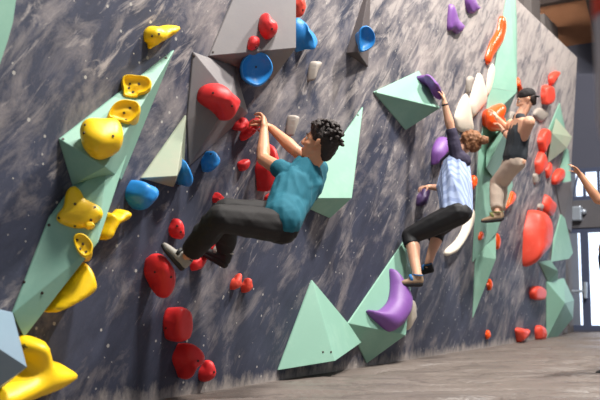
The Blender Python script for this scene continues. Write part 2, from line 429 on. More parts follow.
hold([(100,222),(103,212),(113,214),(121,209),(128,212),(126,220),(112,226),(106,238),(98,240),(95,234)], .10, 'yellow', 'bone-like yellow hold sticking out right of the long teal volume', 'free', lump=.035, group=YG)
hold([(73,237),(80,233),(88,237),(93,246),(91,256),(84,258),(77,251)], .05, 'yellow', 'oval yellow hold with drilled holes at the edge of the long teal volume', 'rib', face=fBl, lean=.5, lump=.02, bolts=[(83,244),(77,240),(80,249),(86,252)], group=YG)
hold([(81,259),(90,268),(96,281),(94,291),(84,298),(66,305),(46,312),(42,312),(44,306),(60,284),(72,269)], .20, 'yellow', 'big smooth yellow cone-shaped hold below the long teal volume', 'free', power=.7, lump=.0, group=YG)
hold([(14,345),(24,335),(36,338),(41,352),(44,358),(62,362),(71,372),(65,380),(48,390),(20,400),(-12,412),(-30,404),(-16,386),(6,376),(20,366)], .20, 'yellow', 'large lobed yellow hold in the bottom left corner', 'free', lump=.0, power=.55, group=YG, bolts=())
# red
G1 = VOL['G1']; fG1 = (G1[0], G1[1], G1[3])
hold([(263,12),(270,16),(277,24),(277,32),(269,40),(262,37),(258,26)], .11, 'red', 'teardrop red hold on the big grey top volume', face=fG1, bolts=[(272,29)], group=RG)
hold([(249,38),(255,36),(260,40),(258,47),(252,51),(247,48)], .07, 'red', 'small round red hold on the grey top volume, left of the teardrop one', face=fG1, bolts=[(256,47)], group=RG)
hold([(295,-2),(301,-6),(306,4),(304,14),(299,18),(295,15)], .08, 'coral', 'small red hold at the top edge, above the blue fin hold', base=.1, bolts=[(303,10)], group=RG)
G2 = VOL['G2']; fG2 = (G2[0], G2[3], G2[5]); fG2b = (G2[2], G2[3], G2[5])
hold([(203,92),(207,86),(214,83),(222,84),(231,91),(241,103),(239,109),(232,117),(226,123),(219,119),(211,111),(203,99)], .15, 'red', 'big smooth red hold on the grey faceted volume', base=.09, shift=(.0,.03), lump=.01, bolts=[(213,93),(232,106)], group=RG, sink=.05)
hold([(234,127),(240,118),(247,119),(249,126),(243,131),(236,130)], .07, 'red', 'small red hold touching the left side of the one the teal-shirt climber grips', base=.02, sink=.02, group=RG)
hold([(239,135),(243,128),(252,119),(260,118),(262,125),(254,134),(246,141),(241,141)], .09, 'red', 'red hold gripped by both hands of the teal-shirt climber', group=RG, lump=.03)
hold([(258,156),(263,142),(270,141),(277,152),(283,170),(280,185),(262,193),(257,190),(255,170)], .16, 'red', 'tall red slab hold behind the forearm of the teal-shirt climber', 'dome', lump=.01, group=RG)
hold([(237,164),(241,160),(249,159),(250,165),(246,170),(240,171)], .06, 'red', 'small red hold between the round blue hold and the tall red slab', lump=.03, group=RG)
hold([(264,199),(267,194),(275,193),(279,198),(277,204),(266,206)], .08, 'red', 'small red hold just above the thigh of the teal-shirt climber', lump=.03, group=RG)
hold([(212,198),(216,192),(222,195),(224,199),(219,202),(214,203)], .06, 'red', 'small red block hold above the knees of the teal-shirt climber', 'slab', lump=.04, group=RG)
hold([(216,206),(219,201),(222,206),(221,217),(216,218),(214,212)], .05, 'red', 'thin faded red hold hanging just over the knees of the teal-shirt climber', group=RG)
hold([(169,226),(173,219),(179,219),(184,226),(184,238),(178,239),(170,236)], .10, 'red', 'egg-shaped red hold alone above the front foot of the teal-shirt climber', bolts=[(177,226),(181,232)], group=RG)
hold([(145,261),(151,254),(161,254),(171,263),(176,278),(173,292),(160,299),(152,290),(144,273)], .19, 'red', 'large round red hold under the front shoe of the teal-shirt climber', 'ball', lump=.01, bolts=[(155,272),(171,277)], group=RG, sink=.01)
hold([(190,262),(196,256),(206,255),(207,260),(202,268),(192,271)], .06, 'red', 'low red foothold between the two feet of the teal-shirt climber', lump=.03, group=RG)
hold([(213,243),(219,241),(221,249),(218,258),(213,256),(211,249)], .06, 'red', 'small red foothold behind the rear shin of the teal-shirt climber', lump=.03, group=RG)
hold([(230,283),(237,274),(241,272),(242,283),(239,288),(231,290)], .10, 'coral', 'left one of a pair of small pointed red holds below the climber', lump=.03, group=RG)
hold([(241,286),(246,278),(251,279),(253,286),(250,291),(242,293)], .10, 'coral', 'right one of a pair of small pointed red holds below the climber', lump=.03, group=RG)
hold([(163,318),(168,308),(180,307),(190,311),(193,322),(190,338),(175,342),(165,337)], .17, 'red', 'upper of three stacked red boulder holds low on the wall', 'slab', lump=.01, bolts=[(166,328)], group=RG, shift=(-.02,.02))
hold([(172,356),(180,343),(190,343),(203,352),(205,360),(197,370),(187,381),(177,374)], .18, 'red', 'middle of three stacked red boulder holds low on the wall', 'dome', lump=.01, bolts=[(198,361)], group=RG, shift=(.06,.0))
hold([(198,374),(203,362),(210,360),(216,369),(214,378),(205,382),(199,380)], .10, 'red', 'small red hold at the lower right of the three stacked boulders', lump=.01, group=RG, bolts=[(214,372)])
# blue
hold([(241,62),(249,53),(258,51),(268,56),(273,68),(268,80),(257,87),(244,81),(240,72)], .11, 'blue', 'blue bowl-shaped hold under the grey top volume', 'bowl', lean=.75, base=.10, lump=.0, bolts=[(256,67)], group=BG, sink=.02)
hold([(296,18),(304,20),(311,30),(318,39),(315,48),(303,51),(296,50)], .16, 'blue', 'blue fin hold at the right side of the grey top volume', 'slab', lump=.0, base=.0, tilt=(-.2,-.3), group=BG)
hold([(358,34),(361,27),(368,26),(374,32),(375,42),(370,49),(359,52)], .09, 'blue', 'small blue cup hold on the narrow dark wedge', 'bowl', lump=.0, lean=.7, group=BG, base=.16, sink=.03)
hold([(127,186),(134,179),(146,183),(157,188),(158,198),(150,206),(140,211),(130,206),(125,197)], .15, 'blue', 'fat blue hold under the worn sage pyramid', 'dome', lump=.02, group=BG)
hold([(176,170),(178,157),(185,160),(191,171),(194,181),(188,187),(179,183)], .12, 'blue', 'slim blue hold at the right side of the worn sage pyramid', base=.03, sink=.03, lump=.01, group=BG)
hold([(201,160),(206,152),(213,151),(220,158),(218,166),(208,173),(202,170)], .11, 'blue', 'small round blue hold with a chalky top right of the slim blue one', lump=.02, bolts=[(211,154)], group=BG)
# small wooden / cream blocks
hold([(307,80),(310,64),(314,61),(321,63),(320,68),(315,73),(311,80)], .07, 'wood', 'small pale block hold below the blue fin hold', 'free', power=.4, lump=0, smooth_poly=True)
hold([(285,134),(288,118),(292,115),(299,118),(297,124),(291,133),(288,137)], .08, 'wood', 'small pale block hold right of the raised hands of the teal-shirt climber', 'free', power=.4, lump=0)
# purple
hold([(448,8),(450,4),(453,9),(458,21),(464,26),(462,31),(457,34),(452,30),(447,28)], .06, 'purple', 'boot-shaped purple hold near the top, lower of the upper two', 'free', group=PG)
hold([(465,-10),(470,-8),(476,4),(480,9),(475,13),(469,13),(465,3)], .06, 'purple', 'purple hold cut by the top edge, right of the boot-shaped one', 'free', group=PG)
Nv = VOL['N']
hold([(419,73),(424,73),(431,76),(438,83),(442,92),(441,106),(437,102),(430,90)], .16, 'purple', 'purple rim hold on the right side of the teal pyramid, held by the woman', 'dome', base=.11, sink=.11, lump=.0, group=PG, bolts=[(437,88)])
hold([(431,160),(432,148),(440,138),(449,138),(452,148),(446,156),(438,161),(432,165)], .13, 'purple', 'leaf-shaped purple hold left of the dark sleeve of the woman', 'free', power=.8, lump=.0, group=PG)
hold([(416,205),(418,194),(424,187),(430,190),(429,199),(426,206)], .10, 'darkpurple', 'dark purple hold under the lower hand of the woman', 'dome', lump=.02, group=PG)
# cream
hold([(454,118),(456,110),(460,101),(464,95),(466,94),(468,97),(470,106),(472,118),(473,131),(464,132),(457,129)], .05, 'white', 'lower left of the cream leaf-shaped holds above the head of the woman', 'free', power=.8, lump=.0, group=WG)
hold([(468,106),(470,96),(474,84),(477,75),(479,73),(481,75),(484,83),(487,94),(485,104),(479,111),(472,117)], .05, 'white', 'middle cream leaf-shaped hold, largest of the three', 'free', power=.8, lump=.0, group=WG)
hold([(486,86),(488,72),(491,65),(493,64),(495,70),(494,80),(491,90),(487,95)], .03, 'white', 'upper right cream leaf-shaped hold beside the tall teal column', 'free', power=.8, lump=.0, group=WG)
hold([(444,254),(446,249),(456,240),(463,228),(469,208),(472,212),(471,224),(463,240),(454,252),(446,256)], .08, 'white', 'long curved cream hold hanging below the hips of the woman', 'free', lump=0, group=WG)
hold([(403,304),(409,297),(415,302),(417,313),(413,326),(404,330)], .12, 'white', 'rounded cream hold at the right edge of the purple crescent', 'dome', lump=0, group=WG, base=.08, sink=.08)
hold([(466,92),(466,79),(470,76),(474,79),(472,86),(469,93)], .05, 'wood', 'small dull grey piece in place of the shadow left of the middle cream leaf-shaped hold', 'free', lump=0)  # solid grey piece where a cream hold's shadow falls
# orange
hold([(486,64),(485,56),(490,42),(497,30),(500,17),(504,18),(505,33),(500,46),(493,56),(489,64)], .05, 'orange', 'tall flame-shaped orange hold at the top of the teal column', 'free', lump=.01, group=OG)
hold([(484,117),(488,109),(497,104),(505,105),(507,112),(504,118),(508,122),(504,128),(494,132),(486,127)], .17, 'orange', 'glossy bulging orange hold gripped by the climber in the cap', 'ball', base=.03, sink=.03, lump=.03, group=OG)
hold([(517,90),(516,78),(518,74),(521,84),(524,93),(520,97)], .07, 'orange', 'slim pale orange hold behind the cap of the climber', lump=0, group=OG)
hold([(469,187),(470,178),(474,175),(478,180),(476,186),(471,191)], .07, 'orange', 'small orange hold beside the back of the woman', lump=.02, group=OG)
hold([(502,210),(505,203),(511,190),(515,193),(516,200),(509,207),(504,213)], .07, 'orange', 'slanted orange hold right of the shin of the climber in the cap', lump=.01, group=OG)
hold([(476,237),(478,232),(483,232),(484,237),(481,240),(477,240)], .06, 'orange', 'small oval orange hold below the shoe of the climber in the cap', lump=.0, group=OG)
hold([(495,247),(496,236),(498,232),(501,240),(500,249),(497,250)], .06, 'orange', 'faded orange hold at the right edge of the lower teal spike', lump=.0, group=OG)
hold([(487,287),(488,280),(491,279),(493,285),(491,290),(488,290)], .05, 'orange', 'tiny orange hold right of the tip of the lower teal spike', lump=0, group=OG)
hold([(485,336),(486,331),(489,330),(491,335),(489,339),(486,339)], .05, 'orange', 'tiny orange hold just above the mat', lump=0, group=OG)
hold([(487,238),(489,231),(494,229),(494,234),(489,239)], .05, 'black', 'small black hold below the shoe of the climber in the cap', lump=0)
# coral / red at the far end
CGp = 'coral red climbing holds at the far end'
hold([(541,90),(543,85),(551,86),(555,90),(554,102),(544,105),(541,102)], .10, 'coral', 'square coral hold right of the cap of the climber', 'slab', lump=.01, group=CGp)
hold([(548,78),(550,73),(557,71),(560,74),(556,79),(551,86),(549,85)], .07, 'coral', 'small forked coral hold, highest at the far end', 'free', lump=.01, group=CGp)
hold([(539,150),(538,135),(542,129),(548,129),(552,134),(549,146),(543,155)], .10, 'coral', 'upper coral slab hold left of the pale sage block', 'slab', lump=.02, group=CGp)
hold([(535,172),(535,160),(540,151),(546,155),(548,164),(544,171),(537,176)], .11, 'coral', 'round coral hold directly under the upper coral slab', lump=.0, group=CGp)
hold([(545,172),(547,164),(551,162),(553,169),(551,176),(547,179)], .06, 'coral', 'small coral hold between the round one and the egg one', lump=.03, group=CGp)
hold([(553,181),(555,173),(560,168),(565,171),(565,177),(559,184),(555,185)], .08, 'coral', 'egg-shaped coral hold on the light teal volume at the far end', lump=.0, group=CGp, base=.03, sink=.03)
hold([(543,212),(543,199),(545,193),(552,199),(557,206),(554,214),(550,217)], .10, 'coral', 'pointed coral hold just above the huge coral hold', lump=.0, group=CGp)
hold([(522,262),(524,240),(528,212),(533,208),(543,210),(551,219),(554,232),(551,245),(542,258),(530,268),(524,268)], .32, 'coral', 'huge coral bulging hold, the largest hold at the far end', 'dome', lump=.0, group=CGp)
hold([(530,298),(530,288),(538,286),(546,290),(545,299),(536,300)], .10, 'coral', 'short coral block hold below the huge coral hold', 'slab', lump=.0, group=CGp)
hold([(516,338),(515,329),(520,327),(524,329),(530,329),(529,336),(523,341),(518,343)], .10, 'coral', 'heart-shaped coral hold just above the mat, left of a twin', lump=.03, group=CGp)
hold([(535,338),(535,327),(540,325),(546,329),(547,337),(542,341),(537,340)], .10, 'coral', 'split coral hold just above the mat beside the lowest teal volume', lump=.03, group=CGp)
for poly, lb in (([(533,180),(533,174),(539,174),(540,180),(538,183),(534,184)], 'pale stub hold below the round coral hold'),
                 ([(538,168-9),(538,154),(541,152),(541,158),(540,161)], 'pale stub hold left of the round coral hold'),
                 ([(537,208),(538,204),(543,204),(543,209),(540,210)], 'pale stub hold above the huge coral hold'),
                 ([(533,114),(537,108),(545,110),(548,116),(542,122),(537,120)], 'pale grey hold under the square coral hold'),
                 ([(508,120),(510,112),(515,113),(516,120),(513,124),(509,124)], 'pale block hold by the wrist of the climber in the cap')):
    hold(poly, .04, 'wood', lb, 'free', lump=0)
# purple crescent hold, two faces
Q = VOL['Q']; fQ = (Q[0], Q[1], Q[2])
hold([(391,268),(399,276),(406,289),(410,301),(408,314),(402,324),(391,332),(378,324),(365,311),(376,311),(384,306),(389,299),(391,288),(391,278)], .13, 'purple', 'purple crescent-shaped hold on the teal volume above the mat', 'free', face=fQ, lump=0, power=.6, tilt=(.1,-.2), group=PG)
# ---------------------------------------------------------------- the setting
M['floor'] = None
def floor_material():
    m, nt, b = newmat('mat_vinyl'); tc = nt.nodes.new('ShaderNodeTexCoord').outputs['Object']
    r = mapping(nt, tc, rot=(0, 0, math.radians(58)), sc=(1, 1, 1))
    st = mapping(nt, r, sc=(.35, 2.6, 1))
    o = mix(nt, nz(nt, st, 1.2, 6, .6, .5), lin((86, 78, 73)), lin((124, 113, 106)))
    cr = ramp(nt, nz(nt, mapping(nt, r, loc=(2, 5, 0), sc=(.3, 1.7, 1)), 1.6, 3, .5, .7), [(.455, 0.0), (.475, .55), (.50, 0.0)])  # dark fold lines: crease shade painted into the mat colour
    o = mix(nt, cr, o, lin((70, 62, 60)))
    o = mix(nt, ramp(nt, nz(nt, tc, 7, 6, .7), [(.55, 0.0), (.8, .35)]), o, lin((152, 140, 130)))
    nt.links.new(o, b.inputs['Base Color']); b.inputs['Roughness'].default_value = .5
    bump(nt, b, math_(nt, 'ADD', nz(nt, st, 2.2, 5, .6, .8), math_(nt, 'MULTIPLY', nz(nt, tc, 40, 3), .1)), .6, .06)
    return m
M['floor'] = floor_material()
cu = W(574.5, 54.7).dot(WV)                       # wall height along the slope
xr = W(572.8, 140).x; xl = -1.2
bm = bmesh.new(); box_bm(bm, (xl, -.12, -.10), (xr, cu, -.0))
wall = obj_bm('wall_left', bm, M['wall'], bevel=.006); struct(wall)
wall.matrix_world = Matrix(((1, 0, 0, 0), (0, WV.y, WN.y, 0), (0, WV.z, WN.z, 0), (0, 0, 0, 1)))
XF = at(585, 331, 14.3).x
print('wall height', cu, 'xr', xr, 'XF', XF, 'CAM', CAM)
# floor mat with soft folds
bm = bmesh.new(); nx, ny = 420, 270; x0, x1, y0, y1 = -2.5, XF+.25, -8.0, .5
gr = []
for i in range(nx+1):
    row = []
    for j in range(ny+1):
        x = x0+(x1-x0)*i/nx; y = y0+(y1-y0)*j/ny
        a = x*.53-y*.85; c = x*.85+y*.53
        z = .03*noise.noise(V3((a*.45, c*2.4, 0)))+.030*(1-abs(noise.noise(V3((a*.8, c*3.6, 4))))*3)*.6-.01
        z -= .035*math.exp(-(noise.noise(V3((a*.5, c*2.2, 9)))/.05)**2)+.02*math.exp(-(noise.noise(V3((a*.9+4, c*3.4, 2)))/.05)**2)-.02
        z = z*min(1, max(0, (-y-.02)/.25)) if y < 0 else 0
        row.append(bm.verts.new((x, y, z)))
    gr.append(row)
for i in range(nx):
    for j in range(ny): bm.faces.new((gr[i][j], gr[i+1][j], gr[i+1][j+1], gr[i][j+1]))
fl = obj_bm('floor', bm, M['floor'], smooth=True); struct(fl)
so = fl.modifiers.new('thick', 'SOLIDIFY'); so.thickness = .3; so.offset = -1
# long fold / seam ridges of the mat cover
def ridge(p, q, w=.03, hgt=.022, name='trim'):
    a = onplane(*p, V3((0,0,0)), V3((0,0,1))); b = onplane(*q, V3((0,0,0)), V3((0,0,1)))
    bm = bmesh.new(); N = 40; prev = None; s = (b-a).cross(V3((0,0,1))).normalized()
    for i in range(N+1):
        t = i/N; c = a.lerp(b, t)+s*noise.noise(V3((t*5, p[0]*.1, 0)))*.06
        k = math.sin(math.pi*t)**.4
        cur = [bm.verts.new(c+s*w*e*k+V3((0,0,1))*(hgt*k*zz-.012)) for e, zz in ((-1.6, 0), (-.7, .75), (0, 1.2), (.6, .8), (1.3, 0))]
        if prev:
            for m_ in range(4): bm.faces.new((prev[m_], prev[m_+1], cur[m_+1], cur[m_]))
            bm.faces.new((prev[4], prev[0], cur[0], cur[4]))
        else: e0 = cur
        prev = cur
    bm.faces.new(e0); bm.faces.new(prev)
    bmesh.ops.recalc_face_normals(bm, faces=bm.faces)
    return struct(obj_bm(name, bm, M['floor'], smooth=True))
for n_, (p, q, hg) in enumerate([((492, 352), (604, 353), .03)]):
    ridge(p, q, hgt=hg, name='trim_%d' % (n_+1))
# far wall with the glazed door and the window above it
M['farwall'] = basic('blue_grey_wall', (74, 76, 90), .8, .06, 2, .1, .003, 60)
M['frame'] = basic('dark_blue_grey_frame', (66, 74, 98), .5, .08, 4)
M['lintel'] = basic('weathered_grey_steel', (90, 88, 92), .6, .15, 6)
def fy(px, py): return onplane(px, py, V3((XF, 0, 0)), V3((-1, 0, 0)))
zt = fy(585, 42).z
yl = fy(563, 200).y
ZL0, ZL1 = fy(585, 200).z, fy(585, 168).z     # upper window
ZD0, ZD1 = fy(585, 330).z, fy(585, 228).z     # glazed door
YR = -3.4
print('farwall', zt, yl, ZL0, ZL1, ZD0, ZD1)
bm = bmesh.new()
for lo, hi in (((XF, yl, -.05), (XF+.1, 4.0, zt+.6)), ((XF, YR, ZL1), (XF+.1, yl, zt+.6)), ((XF, -8, -.05), (XF+.1, YR, zt+.6)), ((XF, YR, -.05), (XF+.1, yl, ZD0))): box_bm(bm, lo, hi)
struct(obj_bm('wall_right', bm, M['farwall']))
struct(box('trim_6', (XF-.02, YR, ZD1), (XF+.09, yl, ZL0), M['lintel'], bevel=.01))
M['glass'] , nt, b = newmat('window_glass'); b.inputs['Transmission Weight'].default_value = 1; b.inputs['Roughness'].default_value = .0; b.inputs['IOR'].default_value = 1.1; b.inputs['Base Color'].default_value = (.9, .95, 1, 1)
def glazing(name, z0, z1, cols, fw):
    bm = bmesh.new()
    box_bm(bm, (XF, YR, z0), (XF+.05, yl, z0+fw)); box_bm(bm, (XF, YR, z1-fw), (XF+.05, yl, z1))
    for (ya, yb) in cols: box_bm(bm, (XF+.002, ya, z0), (XF+.048, yb, z1))
    o = struct(obj_bm(name, bm, M['frame'], bevel=.004))
    g = box('window_pane', (XF+.02, YR+.01, z0+.01), (XF+.028, yl-.01, z1-.01), M['glass'], o)
    return o
def ycol(a, b, py): return (fy(b, py).y, fy(a, py).y)
glazing('window_1', ZL0, ZL1, [ycol(563, 570, 185), ycol(582.5, 585.5, 185), ycol(597, 600, 185), (YR, YR+.08)], .07)
dr = glazing('door_1', ZD0, ZD1, [ycol(563, 570.5, 280), ycol(581.5, 589.5, 280), ycol(604, 607, 280), (YR, YR+.08)], .08)
# slanted brace across the upper window, the push bar of the door
def tube(bm, a, b, r, seg=12):
    d = (b-a); q = V3((0,0,1)).rotation_difference(d.normalized()).to_matrix().to_4x4()
    rr = bmesh.ops.create_cone(bm, cap_ends=True, segments=seg, radius1=r, radius2=r, depth=d.length)
    bmesh.ops.transform(bm, matrix=Matrix.Translation((a+b)/2)@q, verts=rr['verts'])
bm = bmesh.new(); tube(bm, fy(572.5, 199), fy(578.5, 172), .018); br = obj_bm('brace', bm, M['frame'], bpy.data.objects['window_1'])
bm = bmesh.new(); o3 = V3((-.05, 0, 0)); tube(bm, fy(572, 291.5)+o3, fy(588, 291)+o3, .025); tube(bm, fy(573, 291.5)+o3, fy(573, 291.5), .02); tube(bm, fy(586, 282)+o3, fy(586, 298)+o3, .035)
M['silver'] = basic('brushed_silver', (190, 200, 212), .35, .05, 10, metal=.6)
obj_bm('push_bar', bm, M['silver'], dr)
bm = bmesh.new(); box_bm(bm, fy(583, 221)+V3((-.12, 0, -.0)), fy(571.5, 207)+V3((-.0, 0, 0))); bx = obj_bm('control_box', bm, M['silver'], bevel=.02)
tag(recenter(bx), 'small pale box fixed on the lintel above the glazed door', 'box')
bm = bmesh.new(); bmesh.ops.create_uvsphere(bm, u_segments=16, v_segments=10, radius=.05)
lp = obj_bm('wall_lamp', bm, M['silver'], smooth=True); lp.location = fy(584.5, 212)+V3((-.06, 0, 0)); tag(lp, 'small pale round lamp on the lintel above the glazed door', 'lamp')
# the overcast daylight outside
m, nt, b = newmat('overcast_sky'); tc = nt.nodes.new('ShaderNodeTexCoord').outputs['Object']
nt.nodes.remove(b); em = nt.nodes.new('ShaderNodeEmission'); nt.links.new(mix(nt, nz(nt, tc, 1.2, 3), (.62, .74, 1, 1), (.95, .98, 1, 1)), em.inputs[0]); em.inputs[1].default_value = 2.2
nt.links.new(em.outputs[0], nt.nodes['Material Output'].inputs[0]); M['sky'] = m
struct(box('sky', (XF+2.5, -9, -1), (XF+2.6, 5, 6), M['sky']))
struct(box('ground', (XF+.1, -8, -.3), (XF+2.5, 5, -.12), basic('pale_concrete', (170, 172, 178), .8, .08, 4)))
# ceiling: sloping boarded roof with joists
M['boards'] = basic('brown_boards', (150, 104, 74), .7, .25, 3, .3, .01, 30)
M['beam'] = basic('dark_beam', (58, 46, 42), .7, .2, 4)
SL = .78
def cz(x): return zt+.05+(XF-x)*SL
bm = bmesh.new()
v = [bm.verts.new(p) for p in ((-4, -9, cz(-4)), (XF+.1, -9, cz(XF+.2)), (XF+.1, 5, cz(XF+.2)), (-4, 5, cz(-4)))]
bm.faces.new(v); 
ce = obj_bm('ceiling', bm, M['boards']); struct(ce); so = ce.modifiers.new('t', 'SOLIDIFY'); so.thickness = .1; so.offset = 1
k = 7
for i in range(9):
    x = XF-.9-i*1.3; 
    b_ = box('trim_%d' % k, (x-.07, -8.5, cz(x)-.28), (x+.07, 4.8, cz(x)+.02), M['beam']); struct(b_); k += 1
for i, y in enumerate((-3.2, -.6, 1.2, 3.0)):
    bm = bmesh.new(); hs = bmesh.ops.create_cube(bm, size=1)
    for q in hs['verts']:
        X = -3 if q.co.x < 0 else XF; q.co = V3((X, y+q.co.y*.16, cz(X)-.45+q.co.z*.4))
    struct(obj_bm('trim_%d' % k, bm, M['beam'])); k += 1
# posts carrying the climbing wall, standing behind it
M['post'] = basic('sooty_grey_post', (92, 86, 84), .7, .15, 5)
def cz(x): return zt+.05+(XF-x)*SL
def post(pa, pb, top):
    a = onplane(pa, 30, V3((0, .14, 0)), V3((0, 1, 0))); b = onplane(pb, 30, V3((0, .14, 0)), V3((0, 1, 0))); t = onplane(pb, top, V3((0, .14, 0)), V3((0, 1, 0)))
    o = box('support_post', (a.x, .14, 0), (b.x, .34, min(t.z, cz(b.x)-.1)), M['post'], bevel=.01)
    return recenter(o, ((a.x+b.x)/2, .24, 0))
for a, b, t, lb in ((559, 570.5, 33, 'dark square post behind the wall top, nearest its far end'), (545, 558, 15, 'dark square post behind the wall top, second from its far end'), (532, 541, -18, 'dark square post behind the wall top, third from its far end'), (519, 525, -30, 'dark square post behind the wall top, cut by the top edge')):
    tag(post(a, b, t), lb, 'post', 'posts behind the climbing wall')
# out-of-focus bag hanging close on the right edge
bm = bmesh.new()
cb = at(628, 60, 1.7)
def lathe(bm, prof, c, seg=32):
    rows = [[bm.verts.new((c.x+r*math.cos(2*math.pi*i/seg), c.y+r*math.sin(2*math.pi*i/seg), z)) for i in range(seg)] for r, z in prof]
    for a, b in zip(rows, rows[1:]):
        for i in range(seg): bm.faces.new((a[i], a[(i+1) % seg], b[(i+1) % seg], b[i]))
    bm.faces.new(list(reversed(rows[0]))); bm.faces.new(rows[-1])
zb = at(600, 150, 1.7).z; zr = at(600, 14, 1.7).z
root = empty('hanging_bag', (cb.x, cb.y, zb))
M['bag'] = basic('grey_bag_cloth', (205, 196, 196), .8, .1, 8)
def rel(bm): bmesh.ops.translate(bm, vec=-root.location, verts=bm.verts)
R_ = .062
lathe(bm, [(R_*.5, zb), (R_*.9, zb+.02), (R_, zb+.06), (R_, zr-.0)], cb); rel(bm); obj_bm('body', bm, M['bag'], root, True)
bm = bmesh.new(); lathe(bm, [(R_+.002, zr), (R_+.002, zr+.4), (R_*.7, zr+.44), (.01, zr+.45)], cb); rel(bm); obj_bm('collar', bm, M['coral'], root, True)
bm = bmesh.new(); tube(bm, V3((cb.x, cb.y, zr+.44)), V3((cb.x, cb.y, cz(cb.x)-.0)), .012); rel(bm); obj_bm('rope', bm, M['steel'], root)
tag(root, 'blurred grey hanging bag with a red top, cut by the right edge of the photo', 'bag')
# ---------------------------------------------------------------- lights
def area(loc, target, size, power, col=(1, 1, 1), sy=None):
    l = bpy.data.lights.new('area_light', 'AREA'); l.energy = power; l.color = col; l.shape = 'RECTANGLE'; l.size = size; l.size_y = sy or size
    o = bpy.data.objects.new('area_light', l); C.objects.link(o); o.location = loc
    o.rotation_euler = (V3(target)-V3(loc)).to_track_quat('-Z', 'Y').to_euler(); return o
LIGHTS = [((8.3, -4.2, 9.0), (6.5, 0, 1.5), .5, 1150, (1, .95, .89), .5),
          ((4.0, -4.0, 9.8), (3.0, 0, 1.5), 1.2, 1250, (1, .97, .93), 1.2),  # fill light, added to brighten the holds on the left
          ((12.4, -2.4, 5.6), (11.5, 0, 2), .7, 60, (1, .96, .9), .7),
          ((13.6, 1.4, 5.2), (13.6, 1, 5), .5, 60, (1, .92, .82), .5),  # unseen light added behind the wall to lift the posts
          ((10.5, 2.6, 5.2), (12.5, .3, 6.2), .5, 110, (1, .92, .82), .5)]  # another added light back there, brightening posts and ceiling boards
for a in LIGHTS: area(a[0], a[1], a[2], a[3], a[4], a[5])
w = bpy.data.worlds.new('world'); bpy.context.scene.world = w; w.use_nodes = True
w.node_tree.nodes['Background'].inputs[0].default_value = (.75, .85, 1, 1); w.node_tree.nodes['Background'].inputs[1].default_value = .26
# ---------------------------------------------------------------- camera object
cd = bpy.data.cameras.new('camera'); co = bpy.data.objects.new('camera', cd); C.objects.link(co)
cd.sensor_width = 36; cd.lens = F/600*36; cd.clip_end = 200; cd.clip_start = .05
co.matrix_world = Matrix((( RT.x, UP.x, -FW.x, CAM.x), (RT.y, UP.y, -FW.y, CAM.y), (RT.z, UP.z, -FW.z, CAM.z), (0, 0, 0, 1)))
cd.dof.use_dof = True; cd.dof.focus_distance = 6.2; cd.dof.aperture_fstop = 2.2
sc = bpy.context.scene; sc.camera = co
sc.view_settings.view_transform = 'Standard'; sc.view_settings.look = 'None'; sc.view_settings.gamma = 1; sc.view_settings.use_curve_mapping = False
sc.view_settings.exposure = 0.08
# ---------------------------------------------------------------- people
ICO = None
def ico_pts(c, r, R=None):
    global ICO
    if ICO is None:
        b = bmesh.new(); bmesh.ops.create_icosphere(b, subdivisions=2, radius=1); ICO = [v.co.copy() for v in b.verts]; b.free()
    if isinstance(r, (int, float)): return [c+p*r for p in ICO]
    out = []
    for p in ICO:
        q = V3((p.x*r[0], p.y*r[1], p.z*r[2])); out.append(c+(R@q if R else q))
    return out
class Blob:
    def __init__(s): s.bm = bmesh.new()
    def hull(s, *items):
        pts = []
        for it in items:
            pts += ico_pts(*it) if isinstance(it, tuple) else it
        vs = [s.bm.verts.new(p) for p in pts]
        r = bmesh.ops.convex_hull(s.bm, input=vs)
        junk = [g for g in set(r['geom_interior']) | set(r['geom_unused']) if isinstance(g, bmesh.types.BMVert)]
        if junk: bmesh.ops.delete(s.bm, geom=list(set(junk)), context='VERTS')
    def limb(s, pts):
        for a, b in zip(pts, pts[1:]): s.hull(a, b)
    def frust(s, a, ra, b, rb, n=18):
        d = (b-a).normalized(); x = d.orthogonal().normalized(); y = d.cross(x)
        P = []
        for c, r in ((a, ra), (b, rb)): P += [c+x*r*math.cos(2*math.pi*i/n)+y*r*math.sin(2*math.pi*i/n) for i in range(n)]
        s.hull(P)
    def build(s, name, mat, parent, origin, voxel=.008, smooth=4, disp=None):
        me = bpy.data.meshes.new(name); s.bm.to_mesh(me); s.bm.free()
        me.transform(Matrix.Translation(-origin))
        t = bpy.data.objects.new('tmp', me); C.objects.link(t)
        m = t.modifiers.new('r', 'REMESH'); m.mode = 'VOXEL'; m.voxel_size = voxel
        k = t.modifiers.new('s', 'SMOOTH'); k.iterations = smooth; k.factor = .5
        dg = bpy.context.evaluated_depsgraph_get(); dg.update()
        me2 = bpy.data.meshes.new_from_object(t.evaluated_get(dg)); bpy.data.objects.remove(t)
        me2.name = name; me2.materials.clear()
        if disp:
            ns = [v.normal.copy() for v in me2.vertices]
            for v, n in zip(me2.vertices, ns): v.co += n*disp(v.co+origin)
            me2.update()
        return link(name, me2, mat, parent, True)
def folds(axis, amp, f1=9, f2=3, seed=0):
    ax = axis.normalized(); e = ax.orthogonal().normalized(); g = ax.cross(e)
    def fn(p):
        q = V3((p.dot(ax)*f2, p.dot(e)*f1, p.dot(g)*f1+seed)); a = noise.noise(q); b = noise.noise(q*2.1+V3((5, 5, 5)))
        return amp*(1-abs(a)*2.2)*.8+amp*.4*b
    return fn
